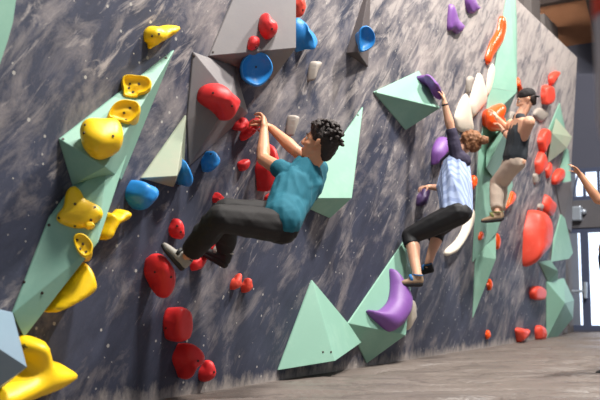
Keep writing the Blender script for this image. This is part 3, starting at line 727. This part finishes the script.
def skinmat(name, col):
    m, nt, b = newmat(name); tc = nt.nodes.new('ShaderNodeTexCoord').outputs['Object']; c = lin(col)
    nt.links.new(mix(nt, nz(nt, tc, 14, 4), tuple(x*.88 for x in c[:3])+(1,), tuple(min(1, x*1.1) for x in c[:3])+(1,)), b.inputs['Base Color'])
    b.inputs['Roughness'].default_value = .5; b.inputs['Subsurface Weight'].default_value = .08; b.inputs['Subsurface Radius'].default_value = (.02, .008, .004)
    bump(nt, b, nz(nt, tc, 200, 3), .1, .002); return m
M['skin'] = skinmat('skin', (214, 152, 116)); M['skin_fair'] = skinmat('fair_skin', (222, 168, 138))
M['hair'] = basic('dark_brown_hair', (40, 27, 22), .6, .3, 60, .5, .01, 220)
M['hair_fair'] = basic('chestnut_hair', (134, 88, 54), .6, .35, 45, .5, .01, 220, second=(186, 130, 84))
M['eye'] = basic('eye_white', (225, 220, 214), .3, .02, 10); M['iris'] = basic('dark_iris', (30, 20, 16), .3, .02, 10)
M['lip'] = basic('lip', (176, 96, 84), .5, .05, 20)
M['shirt_teal'] = basic('teal_cotton', (17, 100, 118), .85, .12, 6, .3, .004, 260)
M['pants_black'] = basic('charcoal_trousers', (21, 18, 18), .8, .15, 7, .3, .004, 240)
M['leggings'] = basic('black_leggings', (15, 14, 17), .65, .1, 7, .2, .003, 240)
M['navy'] = basic('dark_plum_cotton', (50, 44, 66), .85, .12, 9, .3, .004, 240)
M['pants_beige'] = basic('beige_trousers', (200, 180, 162), .85, .08, 8, .3, .004, 240)
M['tank'] = basic('charcoal_vest_cotton', (42, 48, 54), .85, .12, 8, .3, .004, 240)
M['cap'] = basic('black_cap_cotton', (32, 27, 28), .8, .1, 20, .2, .003, 240)
M['shoe_grey'] = basic('grey_shoe_suede', (150, 146, 138), .75, .1, 30, .2, .003, 200)
M['shoe_black'] = basic('black_rubber', (28, 27, 28), .6, .1, 30)
M['shoe_tan'] = basic('tan_shoe_suede', (150, 124, 98), .7, .12, 30)
M['strap'] = basic('black_strap', (22, 22, 24), .6, .1, 30)
M['olive'] = basic('olive_strap', (120, 122, 66), .6, .1, 30)
M['strapblue'] = basic('blue_strap', (40, 110, 170), .6, .1, 30)
M['tan_shirt'] = basic('sand_cotton', (190, 158, 132), .85, .12, 9, .3, .004, 240)
M['navy_trousers'] = basic('navy_trousers', (40, 42, 60), .85, .12, 9, .3, .004, 240)
# striped pale blue cotton: fine stripes running down the cloth
m, nt, b = newmat('pale_blue_striped_cotton'); tc = nt.nodes.new('ShaderNodeTexCoord').outputs['Object']
wv = nt.nodes.new('ShaderNodeTexWave'); wv.inputs['Scale'].default_value = 9; wv.inputs['Distortion'].default_value = 1.5; wv.inputs['Detail'].default_value = 1
wv.bands_direction = 'X'; nt.links.new(tc, wv.inputs['Vector'])
nt.links.new(mix(nt, ramp(nt, wv.outputs['Fac'], [(.25, 0.0), (.6, 1.0)]), lin((138, 154, 192)), lin((166, 182, 214))), b.inputs['Base Color']); b.inputs['Roughness'].default_value = .85
M['shirt_blue'] = m
def frame3(f, u):
    f = f.normalized(); s = f.cross(u).normalized(); u = s.cross(f).normalized()
    return s, f, u          # right, forward, up
def head(bl, c, f, u, k=1.0):
    s, f, u = frame3(f, u); R = Matrix((s, f, u)).transposed()
    P = lambda x, y, z: c+(s*x+f*y+u*z)*k
    bl.hull((P(0, -.012, .035), (.074*k, .092*k, .082*k), R)); bl.hull((P(0, .03, .02), (.064*k, .062*k, .075*k), R), (P(0, .045, -.055), (.048*k, .038*k, .04*k), R))
    bl.hull((P(0, .045, -.05), (.042*k, .035*k, .035*k), R), (P(0, .068, -.095), .02*k), (P(.045, .0, -.055), .018*k), (P(-.045, .0, -.055), .018*k))
    bl.hull((P(0, .092, .025), .008*k), (P(0, .112, -.018), .010*k), (P(.013, .096, -.026), .009*k), (P(-.013, .096, -.026), .009*k))
    bl.hull((P(.035, .078, .036), .011*k), (P(-.035, .078, .036), .011*k), (P(0, .086, .034), .011*k))
    bl.hull((P(.022, .082, -.058), .007*k), (P(0, .092, -.055), .009*k), (P(-.022, .082, -.058), .007*k))
    bl.hull((P(.018, .082, -.070), .007*k), (P(0, .090, -.070), .009*k), (P(-.018, .082, -.070), .007*k))
    for e in (1, -1):
        bl.hull((P(.03*e, .078, -.02), .014*k), (P(.045*e, .05, -.02), .018*k))
        bl.hull((P(.078*e, -.012, .022), .009*k), (P(.080*e, -.022, .010), .012*k), (P(.074*e, -.004, -.018), .008*k), (P(.086*e, -.026, .026), .006*k))
    return P, s, f, u, R
def face_parts(P, s, f, u, R, parent, origin, k=1.0):
    for e in (1, -1):
        bm = bmesh.new(); bmesh.ops.create_uvsphere(bm, u_segments=14, v_segments=10, radius=.0135*k)
        bmesh.ops.translate(bm, vec=P(.031*e, .0735, .014)-origin, verts=bm.verts); ey = obj_bm('eye', bm, M['eye'], parent, True)
        bm = bmesh.new(); bmesh.ops.create_uvsphere(bm, u_segments=12, v_segments=8, radius=.0075*k)
        bmesh.ops.translate(bm, vec=P(.031*e, .0815, .014)-origin, verts=bm.verts); obj_bm('iris', bm, M['iris'], ey, True)
        b2 = Blob(); b2.hull((P(.018*e, .092, .037), .0045*k), (P(.034*e, .088, .043), .005*k), (P(.050*e, .074, .038), .0035*k)); b2.build('eyebrow', M['hair'], parent, origin, .003, 1)
    b2 = Blob(); b2.hull((P(-.022, .0865, -.063), .004*k), (P(0, .0965, -.062), .006*k), (P(.022, .0865, -.063), .004*k)); b2.build('mouth', M['lip'], parent, origin, .003, 1)
def hand(bl, w, d, n, side, curl=.5, k=1.0, spread=.12, thumb=.6):
    """w wrist, d towards the knuckles, n out of the back of the hand, side +1/-1 puts the thumb"""
    d = d.normalized(); t = d.cross(n).normalized()*side; n = t.cross(d).normalized()*side
    if n.length < .1: n = d.orthogonal()
    P = lambda a, b, c: w+(d*a+t*b+n*c)*k
    bl.hull((w, .024*k), (P(.02, .022, 0), .016*k), (P(.02, -.02, 0), .015*k), (P(.082, .034, 0), .0125*k), (P(.078, -.034, 0), .0115*k), (P(.088, 0, .003), .0125*k))
    bl.hull((P(.03, .022, -.008), .018*k), (P(.05, .032, -.008), .013*k))
    for i, (off, L) in enumerate(((.033, .92), (.011, 1.0), (-.012, .95), (-.033, .76))):
        p = P(.086 if i in (1, 2) else .080, off, 0); a = 0; dd = (d+t*(spread*(1.5-i)/1.5)).normalized()
        seg = (.042*L, .028*L, .022*L); r = (.0095, .0085, .0075, .0065)
        for j in range(3):
            a += curl*(.75+.12*i)*(1.0 if j else .7)
            q = p+(dd*math.cos(a)-n*math.sin(a))*seg[j]*k
            bl.hull((p, r[j]*k), (q, r[j+1]*k)); p = q
    p = P(.028, .030, -.006); a = .0
    for j, L in enumerate((.040, .032, .026)):
        dd = (d*(.75+.1*j)+t*(.75-.35*j*thumb)-n*(.35+.35*j*thumb)).normalized(); q = p+dd*L*k
        bl.hull((p, (.0125-.0015*j)*k), (q, (.011-.0015*j)*k)); p = q
def arm(bl, S, E, Wr, k=1.0):
    m = S.lerp(E, .4); f = E.lerp(Wr, .28)
    bl.limb([(S, .052*k), (m, .046*k), (E, .037*k), (f, .041*k), (E.lerp(Wr, .6), .033*k), (Wr, .025*k)])
def leg(bl, H, K, A, k=1.0, fwd=None):
    fwd = fwd or V3((0, 0, 0))
    bl.limb([(H, .086*k), (H.lerp(K, .5), .072*k), (K, .054*k)]); cf = K.lerp(A, .3)-fwd*.012
    bl.limb([(K, .052*k), (cf, .055*k), (K.lerp(A, .62), .043*k), (A, .034*k)])
def torso(bl, J, k=1.0, pad=0.0, lo=1.0):
    SL, SR, PV, N = J['SL'], J['SR'], J['PV'], J['N']; sh = (SR-SL).normalized(); C0 = (SL+SR)/2; ax = (PV-C0).normalized()
    hp = (J['HR']-J['HL']).normalized(); fw = J['front']
    ch = C0.lerp(PV, .28); wa = C0.lerp(PV, .66)
    q = lambda c, a, b, z=0: (c+a+b+ax*z)
    bl.hull((SL-sh*-.02+ax*.02, (.050+pad)), (SR-sh*.02+ax*.02, (.050+pad)), (N+ax*.05, .055+pad), (q(ch, sh*.075*k, -fw*.01), .088*k+pad), (q(ch, -sh*.075*k, -fw*.01), .088*k+pad), (q(ch, V3((0,0,0)), fw*.035*k), .075*k+pad))
    bl.hull((q(ch, sh*.07*k, V3((0,0,0))), .09*k+pad), (q(ch, -sh*.07*k, V3((0,0,0))), .09*k+pad), (wa+sh*.052*k, .082*k+pad), (wa-sh*.052*k, .082*k+pad))
    e = wa.lerp(PV, lo)
    bl.hull((wa+sh*.052*k, .082*k+pad), (wa-sh*.052*k, .082*k+pad), (e+hp*.065*k, .09*k+pad), (e-hp*.065*k, .09*k+pad))
def pelvis(bl, J, k=1.0, pad=0.0):
    hp = (J['HR']-J['HL']).normalized(); PV = J['PV']; bk = -J['front']
    up_ = ((J['SL']+J['SR'])/2-PV).normalized()
    bl.hull((PV+hp*.06*k+up_*.05, .085*k+pad), (PV-hp*.06*k+up_*.05, .085*k+pad), (J['HL'], .082*k+pad), (J['HR'], .082*k+pad), (J['HL']+bk*.03, .08*k+pad), (J['HR']+bk*.03, .08*k+pad))
def shoe(A, T, up, upper, parent, origin, strap, k=1.0, label=None, heel=None):
    d = (T-A); d = (d-up*d.dot(up)).normalized(); s = d.cross(up).normalized()
    P = lambda a, b, c: A+(d*a+s*b+up*c)*k
    b = Blob(); b.hull((P(-.028, 0, -.045), .030*k), (P(-.022, 0, -.01), .032*k), (P(.05, 0, -.03), .036*k)); b.hull((P(.04, .012, -.045), .030*k), (P(.04, -.012, -.045), .030*k), (P(.12, .014, -.058), .024*k), (P(.12, -.012, -.058), .023*k), (P(.165, .004, -.064), .017*k), (P(-.02, 0, -.045), .028*k))
    b.frust(P(-.004, 0, -.01), .043*k, P(-.006, 0, .022), .043*k)
    o = b.build('climbing_shoe', upper, parent, origin, .006, 3)
    if label: o['label'] = label
    b = Blob(); b.hull((P(-.03, 0, -.073), (.026*k)), (P(.05, .016, -.074), .022*k), (P(.05, -.016, -.074), .022*k), (P(.13, .016, -.078), .020*k), (P(.13, -.014, -.078), .019*k), (P(.172, .004, -.075), .015*k))
    b.build('sole', M['shoe_black'], o, V3((0, 0, 0))+origin, .006, 1)
    b = Blob(); b.frust(P(.045, 0, -.02), .043*k, P(.07, 0, -.028), .040*k); b.build('strap', strap, o, origin, .005, 1)
    b = Blob(); b.frust(P(-.004, 0, .005), .0465*k, P(-.005, 0, .017), .0465*k); b.build('strap', strap, o, origin, .005, 1)
    return o
def report(nm, J):
    print(nm, {k: tuple(round(x, 2) for x in (*v, hof(v))) for k, v in J.items() if isinstance(v, Vector)})
# ---- climber 1: teal shirt
J = {}
J['WL'] = W(264, 130, .22); J['EL'] = reach(J['WL'], 263, 159, .265); J['SL'] = reach(J['EL'], 291, 176, .28)
J['SR'] = reach(J['SL'], 319, 169, .37, False)
J['WR'] = W(271, 128, .20); J['ER'] = reach(J['WR'], 296, 151, .275, True)
J['N'] = (J['SL']+J['SR'])/2+UP*.055+RT*.01
C0 = (J['SL']+J['SR'])/2
J['PV'] = reach(C0, 279, 222, .50, True)
J['AL'] = W(187, 257, .26); J['KL'] = reach(J['AL'], 219, 218, .41, True)
J['HL'] = J['PV']-FW*.03-RT*.01-UP*.02; J['HR'] = J['PV']+FW*.14+UP*.02
J['AR'] = W(226, 252, .20); J['KR'] = reach(J['AR'], 225, 211, .41, True)
J['front'] = (J['HR']-J['HL']).cross(J['PV']-C0).normalized()
if J['front'].dot(WN) > 0: J['front'] = -J['front']
report('c1', J)
for a, b in (('HL', 'KL'), ('HR', 'KR'), ('KL', 'AL'), ('KR', 'AR'), ('SR', 'ER'), ('SL', 'EL')): print(a, b, round((J[a]-J[b]).length, 3))
org = J['PV'].copy(); root = empty('person', org)
tag(root, 'climber in a teal t-shirt and black trousers hanging by both hands from a red hold', 'person')
PO = V3((0, 0, 0))+org
hc = J['N']+UP*.125+RT*.075-FW*.01; hf = (-RT*.86+UP*.30+FW*.30); hu = (UP*.9+RT*.35)
bl = Blob(); hp_ = head(bl, hc, hf, hu, 1.0)
bl.limb([(J['N']-UP*.03, .062), (hc-hf.normalized()*.03-UP*.02, .056)])
torso(bl, J); pelvis(bl, J)
arm(bl, J['SL'], J['EL'], J['WL'], 1.12); arm(bl, J['SR'], J['ER'], J['WR'], 1.1)
grip = W(252, 124, .06)
hand(bl, J['WL'], (W(264.5, 118, .17)-J['WL']), RT*.75+WN*.5, 1, .6, 1.15)
hand(bl, J['WR'], (W(258, 121, .10)-J['WR']), UP*.7+RT*.35, -1, .75, 1.05)
leg(bl, J['HL'], J['KL'], J['AL']); leg(bl, J['HR'], J['KR'], J['AR'])
bl.build('body', M['skin'], root, PO, .0065, 3); face_parts(*hp_, root, PO)
# curly mop of hair, short at the back and the sides
P, s, f, u, R = hp_
b = Blob(); b.hull((P(0, -.026, .06), (.092, .104, .088), R), (P(0, .034, .108), (.07, .056, .038), R)); b.hull((P(0, -.07, .02), (.08, .06, .08), R), (P(0, -.07, -.05), (.056, .042, .045), R))
for e in (1, -1): b.hull((P(.068*e, -.0, .055), .022), (P(.07*e, .012, .02), .012))
rr = random.Random(3)
for i in range(120):
    th = rr.uniform(0, 2*math.pi); ph = rr.uniform(-.1, 1.45)
    x, y, z = math.cos(th)*math.cos(ph), math.sin(th)*math.cos(ph), math.sin(ph)
    if y > .35 and z < .5: continue
    rad = rr.uniform(.008, .017); q = P(x*.10, -.022+y*.118, .060+z*.104); b.hull((q, rad), (q+(s*rr.uniform(-1, 1)+f*rr.uniform(-1, 1)+u*rr.uniform(-.6, 1))*.016, rad*.6))
b.build('hair', M['hair'], root, PO, .0045, 0, disp=lambda p: .004*noise.noise(p*70))
b = Blob(); torso(b, J, 1.12, .018, .62); 
sh = (J['SR']-J['SL']).normalized(); ax = (J['PV']-C0).normalized()
b.limb([(J['SL'], .064), (J['SL'].lerp(J['EL'], .25), .062)]); b.frust(J['SL'].lerp(J['EL'], .1), .063, J['SL'].lerp(J['EL'], .5), .060)
b.limb([(J['SR'], .060), (J['SR'].lerp(J['ER'], .25), .058)]); b.frust(J['SR'].lerp(J['ER'], .1), .060, J['SR'].lerp(J['ER'], .42), .058)
b.frust(J['N']-(hc-J['N'])*.25, .085, J['N']+(hc-J['N'])*.12, .066)
e = C0.lerp(J['PV'], .96)+RT*.03+UP*.01; hpv = (J['HR']-J['HL']).normalized(); b.hull((C0.lerp(J['PV'], .62)+sh*.05, .1), (C0.lerp(J['PV'], .62)-sh*.05, .1), (e+hpv*.06, .108), (e-hpv*.06, .108))
b.build('shirt', M['shirt_teal'], root, PO, .008, 3, disp=folds(ax*.8+sh*.5, .009, 13, 3.5))
b = Blob(); pelvis(b, J, 1.0, .014); b.hull((J['PV']-UP*.03+RT*.02-FW*.03, .105), (J['PV']-UP*.02+RT*.02+FW*.10, .10), (J['HL'], .09), (J['HR'], .09))
for h, k_, a in (('HL', 'KL', 'AL'), ('HR', 'KR', 'AR')):
    H, K, A_ = J[h], J[k_], J[a]; b.limb([(H, .103), (H.lerp(K, .5), .090), (K, .076)]); b.limb([(K, .074), (K.lerp(A_, .4), .076)]); b.frust(K.lerp(A_, .35), .075, K.lerp(A_, .86), .060)
b.build('trousers', M['pants_black'], root, PO, .008, 3, disp=folds(J['KL']-J['HL']+UP*.3, .007, 10, 4, 3))
shoe(J['AL'], J['AL']+(-RT*.72+UP*.62+FW*.1), (UP*.65+RT*.75), M['shoe_grey'], root, PO, M['strap'], .86, 'pale grey climbing shoe')
shoe(J['AR'], J['AR']+(-RT*.75+UP*.35+FW*.4), (UP*.9+RT*.45), M['shoe_black'], root, PO, M['shoe_grey'], 1.0, 'black climbing shoe')
# ---- climber 2: woman
J = {}
J['WL'] = W(444.5, 103, .30); J['EL'] = reach(J['WL'], 451, 129, .25, True); J['SL'] = reach(J['EL'], 457, 157, .275, True)
J['SR'] = J['SL']+(-RT*.06+FW*.30-UP*.04)
C0 = (J['SL']+J['SR'])/2
J['WR'] = W(428, 187, .14); J['ER'] = J['WR'].lerp(at(446, 188, (J['WR']-CAM).dot(FW)-.02), 1.0)
J['PV'] = reach(C0, 455, 213, .62, True)
J['N'] = C0+UP*.07+RT*.05
J['HL'] = J['PV']-FW*.06+RT*.02; J['HR'] = J['PV']+FW*.10-RT*.0+UP*.0
J['KL'] = reach(J['HL'], 410, 236, .50, False); J['AL'] = reach(J['KL'], 417.5, 276, .43, True)
J['KR'] = reach(J['HR'], 438, 230, .42, False); J['AR'] = reach(J['KR'], 428, 265, .40, True)
J['front'] = (-RT*.8+FW*.6).normalized()
report('c2', J)
org = J['PV'].copy(); root = empty('person', org); PO = org
tag(root, 'woman in a loose pale blue top and black leggings reaching up to a purple hold', 'person')
hc = at(469, 143.5, (J['N']-CAM).dot(FW)+.0); hf = (-RT*.80+UP*.05+FW*.6); hu = UP*1.0-RT*.1
bl = Blob(); hp_ = head(bl, hc, hf, hu, .98); bl.limb([(J['N'], .052), (hc-hf.normalized()*.03, .048)])
torso(bl, J, .88); pelvis(bl, J, .95)
arm(bl, J['SL'], J['EL'], J['WL'], 1.12); arm(bl, J['SR'], J['ER'], J['WR'], 1.0)
hand(bl, J['WL'], W(442.5, 92, .26)-J['WL'], RT*.9+WN*.3, -1, .45, .9); hand(bl, J['WR'], W(421, 187, .10)-J['WR'], UP, -1, .7, .85)
leg(bl, J['HL'], J['KL'], J['AL'], 1.2, J['front']); leg(bl, J['HR'], J['KR'], J['AR'], 1.12, J['front'])
bl.build('body', M['skin_fair'], root, PO, .007, 3); face_parts(*hp_, root, PO, .93)
P, s, f, u, R = hp_
b = Blob(); b.hull((P(0, -.025, .045), (.094, .108, .094), R)); b.hull((P(0, -.055, .0), (.088, .07, .09), R)); b.hull((P(0, -.115, .03), .03), (P(0, -.09, .03), .04)); b.hull((P(0, -.158, .035), (.048, .046, .046), R))
for e in (1, -1): b.hull((P(.07*e, -.01, .04), .03), (P(.074*e, -.03, -.03), .028))
b.build('hair', M['hair_fair'], root, PO, .006, 1, disp=lambda p: .009*noise.noise(p*38)+.004*noise.noise(p*90))
ax = (J['PV']-C0).normalized(); sh = (J['SR']-J['SL']).normalized(); hpv = (J['HR']-J['HL']).normalized()
b = Blob(); b.limb([(J['SL'], .066), (J['SL'].lerp(J['EL'], .5), .060)]); b.frust(J['SL'].lerp(J['EL'], .3), .062, J['SL'].lerp(J['EL'], 1.0), .048); b.hull((J['SL'], .066), (J['SL']+ax*.045+sh*.02+RT*.05, .09), (J['N']+ax*.02, .07))
b.hull((J['SR'], .058), (J['N']+ax*.02, .068)); b.limb([(J['SR'], .056), (J['SR'].lerp(J['ER'], .45), .052)]); b.frust(J['SR'].lerp(J['ER'], .4), .052, J['SR'].lerp(J['ER'], .8), .046)
sl = b.build('sleeves', M['navy'], root, PO, .007, 2, disp=folds(J['EL']-J['SL'], .005, 9, 14)); sl['label'] = 'dark plum raglan sleeves'
b = Blob(); t0 = C0.lerp(J['PV'], .16); t1 = C0.lerp(J['PV'], .5)
b.hull((t0+sh*.06+RT*.03, .115), (t0-sh*.07+RT*.02, .125), (t1+sh*.05+RT*.01, .145), (t1-sh*.05+RT*.01, .15))
d = ax*1.0
def oval(c, a, b_, n=28): return [c+f_*a*math.cos(2*math.pi*i/n)+sh*b_*math.sin(2*math.pi*i/n) for i in range(n)]
f_ = (ax.cross(sh)).normalized()
e = C0.lerp(J['PV'], .97)+RT*.012
b.hull((t1+sh*.05+RT*.01, .145), (t1-sh*.05+RT*.01, .15), oval(e, .145, .165)+oval(e-ax*.06, .142, .16))
b.build('shirt', M['shirt_blue'], root, PO, .008, 2, disp=folds(ax, .013, 13, 2.2, 2))
b = Blob(); pelvis(b, J, 1.0, .016)
b.hull((J['PV'], .1), (J['HL']+RT*.05-UP*.0, .085), (J['HR']+RT*.05, .085))
for h, k_, a in (('HL', 'KL', 'AL'), ('HR', 'KR', 'AR')):
    H, K, A_ = J[h], J[k_], J[a]; b.limb([(H, .120), (H.lerp(K, .5), .108), (K, .082)]); b.limb([(K, .080), (K.lerp(A_, .1), .062)]); b.frust(K, .079, K.lerp(A_, .24 if h == 'HL' else .3), .074)
b.build('leggings', M['leggings'], root, PO, .008, 3, disp=folds(J['KL']-J['HL'], .003, 9, 9, 3))
shoe(J['AL'], J['AL']-RT*1.0-UP*.05, (UP*1.0-RT*.0), M['shoe_tan'], root, PO, M['strapblue'], 1.0)
shoe(J['AR'], J['AR']-RT*.55-UP*.35+FW*.75, (UP*.85-RT*.3), M['shoe_black'], root, PO, M['strapblue'], .9)
b = Blob(); b.frust(J['WL']-(J['WL']-J['EL']).normalized()*.01, .031, J['WL']-(J['WL']-J['EL']).normalized()*.026, .032); b.build('wristband', M['strap'], root, PO, .004, 1)
# ---- climber 3: cap and vest
J = {}
J['WL'] = W(503.5, 131, .34); J['EL'] = reach(J['WL'], 519.5, 147.5, .30, True); J['SL'] = reach(J['EL'], 529, 122, .335, True)
J['SR'] = J['SL']+(FW*.46-RT*.07+UP*.02); C0 = (J['SL']+J['SR'])/2
J['PV'] = at(514.5, 160, (C0-CAM).dot(FW)+.02); J['N'] = C0+UP*.085-RT*.01
J['HL'] = J['PV']-FW*.08-UP*.02; J['HR'] = J['PV']+FW*.10-UP*.02
J['KL'] = reach(J['HL'], 496.5, 184, .40, False); J['AL'] = reach(J['KL'], 497, 213, .42, True)
J['KR'] = reach(J['HR'], 501, 184, .40, False); J['AR'] = reach(J['KR'], 499, 212, .42, True)
J['WR'] = W(497, 118, .25); J['ER'] = reach(J['WR'], 512, 134, .27, False)
J['front'] = (-RT*.75+FW*.65).normalized()
report('c3', J)
org = J['PV'].copy(); root = empty('person', org); PO = org
tag(root, 'climber in a black cap, dark vest and beige trousers gripping the glossy orange hold', 'person')
hc = at(526.5, 101, (J['N']-CAM).dot(FW)); hf = (-RT*.93-UP*.22+FW*.2); hu = UP*1.0-RT*.2
bl = Blob(); hp_ = head(bl, hc, hf, hu, 1.0); bl.limb([(J['N']-UP*.03, .062), (hc-hf.normalized()*.03, .056)])
torso(bl, J, 1.0); pelvis(bl, J, 1.0)
arm(bl, J['SL'], J['EL'], J['WL'], 1.3); arm(bl, J['SR'], J['ER'], J['WR'], 1.15)
hand(bl, J['WL'], W(498, 123, .27)-J['WL'], RT*.6-WN*-.6+UP*.3, 1, .55, .95); hand(bl, J['WR'], W(494, 112, .2)-J['WR'], UP*.7+RT*.5, -1, .6, .95)
leg(bl, J['HL'], J['KL'], J['AL']); leg(bl, J['HR'], J['KR'], J['AR'])
bl.build('body', M['skin_fair'], root, PO, .0075, 3); face_parts(*hp_, root, PO)
P, s, f, u, R = hp_
b = Blob(); b.hull((P(0, -.052, .02), (.070, .062, .07), R), (P(0, -.066, -.03), (.05, .034, .04), R)); b.build('hair', M['hair'], root, PO, .006, 1, disp=lambda p: .004*noise.noise(p*70))
b = Blob(); b.hull((P(0, -.016, .075), (.083, .100, .070), R), (P(0, -.016, .05), (.083, .101, .02), R)); cp = b.build('cap', M['cap'], root, PO, .006, 2)
b = Blob(); b.hull((P(0, -.10, .03), (.062, .02, .007), R), (P(0, -.135, .014), (.048, .015, .006), R)); b.build('brim', M['cap'], cp, PO, .005, 1)
ax = (J['PV']-C0).normalized(); sh = (J['SR']-J['SL']).normalized(); hpv = (J['HR']-J['HL']).normalized()
b = Blob(); ch = C0.lerp(J['PV'], .30); wa = C0.lerp(J['PV'], .66)
b.hull((C0+sh*.09, .055), (C0-sh*.09, .052), (ch+sh*.06, .098), (ch-sh*.06, .098)); b.hull((ch+sh*.06, .098), (ch-sh*.06, .098), (wa+sh*.06, .10), (wa-sh*.06, .10)); b.hull((wa+sh*.06, .10), (wa-sh*.06, .10), (C0.lerp(J['PV'], .9)+hpv*.06, .118), (C0.lerp(J['PV'], .9)-hpv*.06, .118))
b.hull((C0+sh*.09, .05), (C0-sh*.09, .045), (J['N']+sh*.03-UP*.02, .05), (J['N']-sh*.03-UP*.02, .05))
b.build('vest', M['tank'], root, PO, .008, 2, disp=folds(ax, .010, 10, 3, 2))
b = Blob(); pelvis(b, J, .88, .0)
for h, k_, a in (('HL', 'KL', 'AL'), ('HR', 'KR', 'AR')):
    H, K, A_ = J[h], J[k_], J[a]; b.limb([(H, .105), (H.lerp(K, .5), .096), (K, .080)]); b.limb([(K, .078), (K.lerp(A_, .4), .078)]); b.frust(K.lerp(A_, .3), .078, K.lerp(A_, .88), .068)
b.build('trousers', M['pants_beige'], root, PO, .008, 3, disp=folds(J['KL']-J['HL']+RT*.3, .006, 10, 4, 3))
shoe(J['AL'], J['AL']-RT*1.0-UP*.25, (UP*1.0-RT*.1), M['shoe_tan'], root, PO, M['olive'], 1.0)
shoe(J['AR'], J['AR']-RT*.5+FW*.5-UP*.15, (UP*1.0-RT*.1), M['shoe_tan'], root, PO, M['olive'], 1.0)
b = Blob(); dd = (J['WL']-J['EL']).normalized(); b.frust(J['WL']-dd*.012, .034, J['WL']-dd*.036, .036); b.build('wristband', M['strap'], root, PO, .004, 1)
# ---- bystander at the right edge, standing on the mat
D4 = 6.8
p = at(618, 290, D4); gx, gy = p.x, p.y
def G(rx, z, fx=0): return V3((gx, gy, 0))+RT*rx+fh*fx+V3((0, 0, z))
J = {'SL': G(-.03, 1.36, -.12), 'SR': G(.22, 1.42, .14), 'N': G(.14, 1.46, 0), 'PV': G(0, .98, 0)}
J['WL'] = at(580.5, 175, D4-.15); J['EL'] = at(598, 200, D4-.20)
J['HL'] = G(-.06, .93, -.06); J['HR'] = G(.07, .93, .07); J['KL'] = G(-.08, .50, -.10); J['KR'] = G(.10, .50, .06); J['AL'] = G(-.05, .09, -.08); J['AR'] = G(.12, .09, .10)
J['ER'] = G(.22, 1.16, .16); J['WR'] = G(.16, .94, .08); J['front'] = -RT
report('c4', J)
org = V3((gx, gy, 0)); root = empty('person', org); PO = org
tag(root, 'person in a sand coloured top at the right edge raising a bare arm', 'person')
bl = Blob(); hp_ = head(bl, G(.15, 1.62, 0), -RT+UP*.1, V3((0, 0, 1)), 1.0); bl.limb([(J['N'], .058), (G(.15, 1.58, .0)+RT*.02, .054)])
torso(bl, J); pelvis(bl, J); arm(bl, J['SL'], J['EL'], J['WL'], .95); arm(bl, J['SR'], J['ER'], J['WR'])
hand(bl, J['WL'], at(574, 166, D4-.15)-J['WL'], UP*.8+RT*.5, 1, .35, .75); hand(bl, J['WR'], V3((0, 0, -1))-RT*.1, RT, 1, .35, .95)
leg(bl, J['HL'], J['KL'], J['AL']); leg(bl, J['HR'], J['KR'], J['AR'])
bl.build('body', M['skin'], root, PO, .0075, 3); face_parts(*hp_, root, PO)
P, s, f, u, R = hp_
b = Blob(); b.hull((P(0, -.025, .06), (.083, .095, .072), R)); b.hull((P(0, -.06, .02), (.07, .05, .07), R)); b.build('hair', M['hair'], root, PO, .006, 1)
b = Blob(); torso(b, J, 1.0, .02, .9); b.limb([(J['SL'], .064), (J['SL'].lerp(J['EL'], .5), .06)]); b.limb([(J['SR'], .064), (J['SR'].lerp(J['ER'], .5), .06)]); b.build('shirt', M['tan_shirt'], root, PO, .008, 2, disp=folds(V3((0, 0, 1)), .01, 9, 3))
b = Blob(); pelvis(b, J, 1.0, .014)
for h, k_, a in (('HL', 'KL', 'AL'), ('HR', 'KR', 'AR')):
    H, K, A_ = J[h], J[k_], J[a]; b.limb([(H, .103), (K, .078)]); b.frust(K, .078, K.lerp(A_, .95), .066); b.hull((K, .077))
b.build('trousers', M['navy_trousers'], root, PO, .009, 2, disp=folds(V3((0, 0, 1)), .008, 9, 3))
for a in ('AL', 'AR'): shoe(J[a], J[a]-RT, V3((0, 0, 1)), M['shoe_black'], root, PO, M['strap'], 1.0)

yh = [o for o in bpy.data.objects if o.get('label', '').startswith('large lobed yellow')][0]
bm = bmesh.new(); bm.from_mesh(yh.data); T = BVHTree.FromBMesh(bm); hit, n, _, _ = T.ray_cast(CAM-yh.location, rdir(25, 347).normalized()); bm.free()
if hit:
    tcu = bpy.data.curves.new('letter', 'FONT'); tcu.body = 'R'; tcu.size = .042; tcu.extrude = .001; tcu.align_x = 'CENTER'; tcu.align_y = 'CENTER'
    to = bpy.data.objects.new('t', tcu); C.objects.link(to); bpy.context.view_layer.update()
    me = bpy.data.meshes.new_from_object(to.evaluated_get(bpy.context.evaluated_depsgraph_get())); bpy.data.objects.remove(to)
    y = (UP*.8+RT*-.6); y = (y-n*y.dot(n)).normalized(); x = y.cross(n); Mx = Matrix((x, y, n)).transposed().to_4x4()
    me.transform(Matrix.Translation(hit+n*.003)@Mx); me.materials.clear(); link('printed_letter', me, M['hole'], yh)
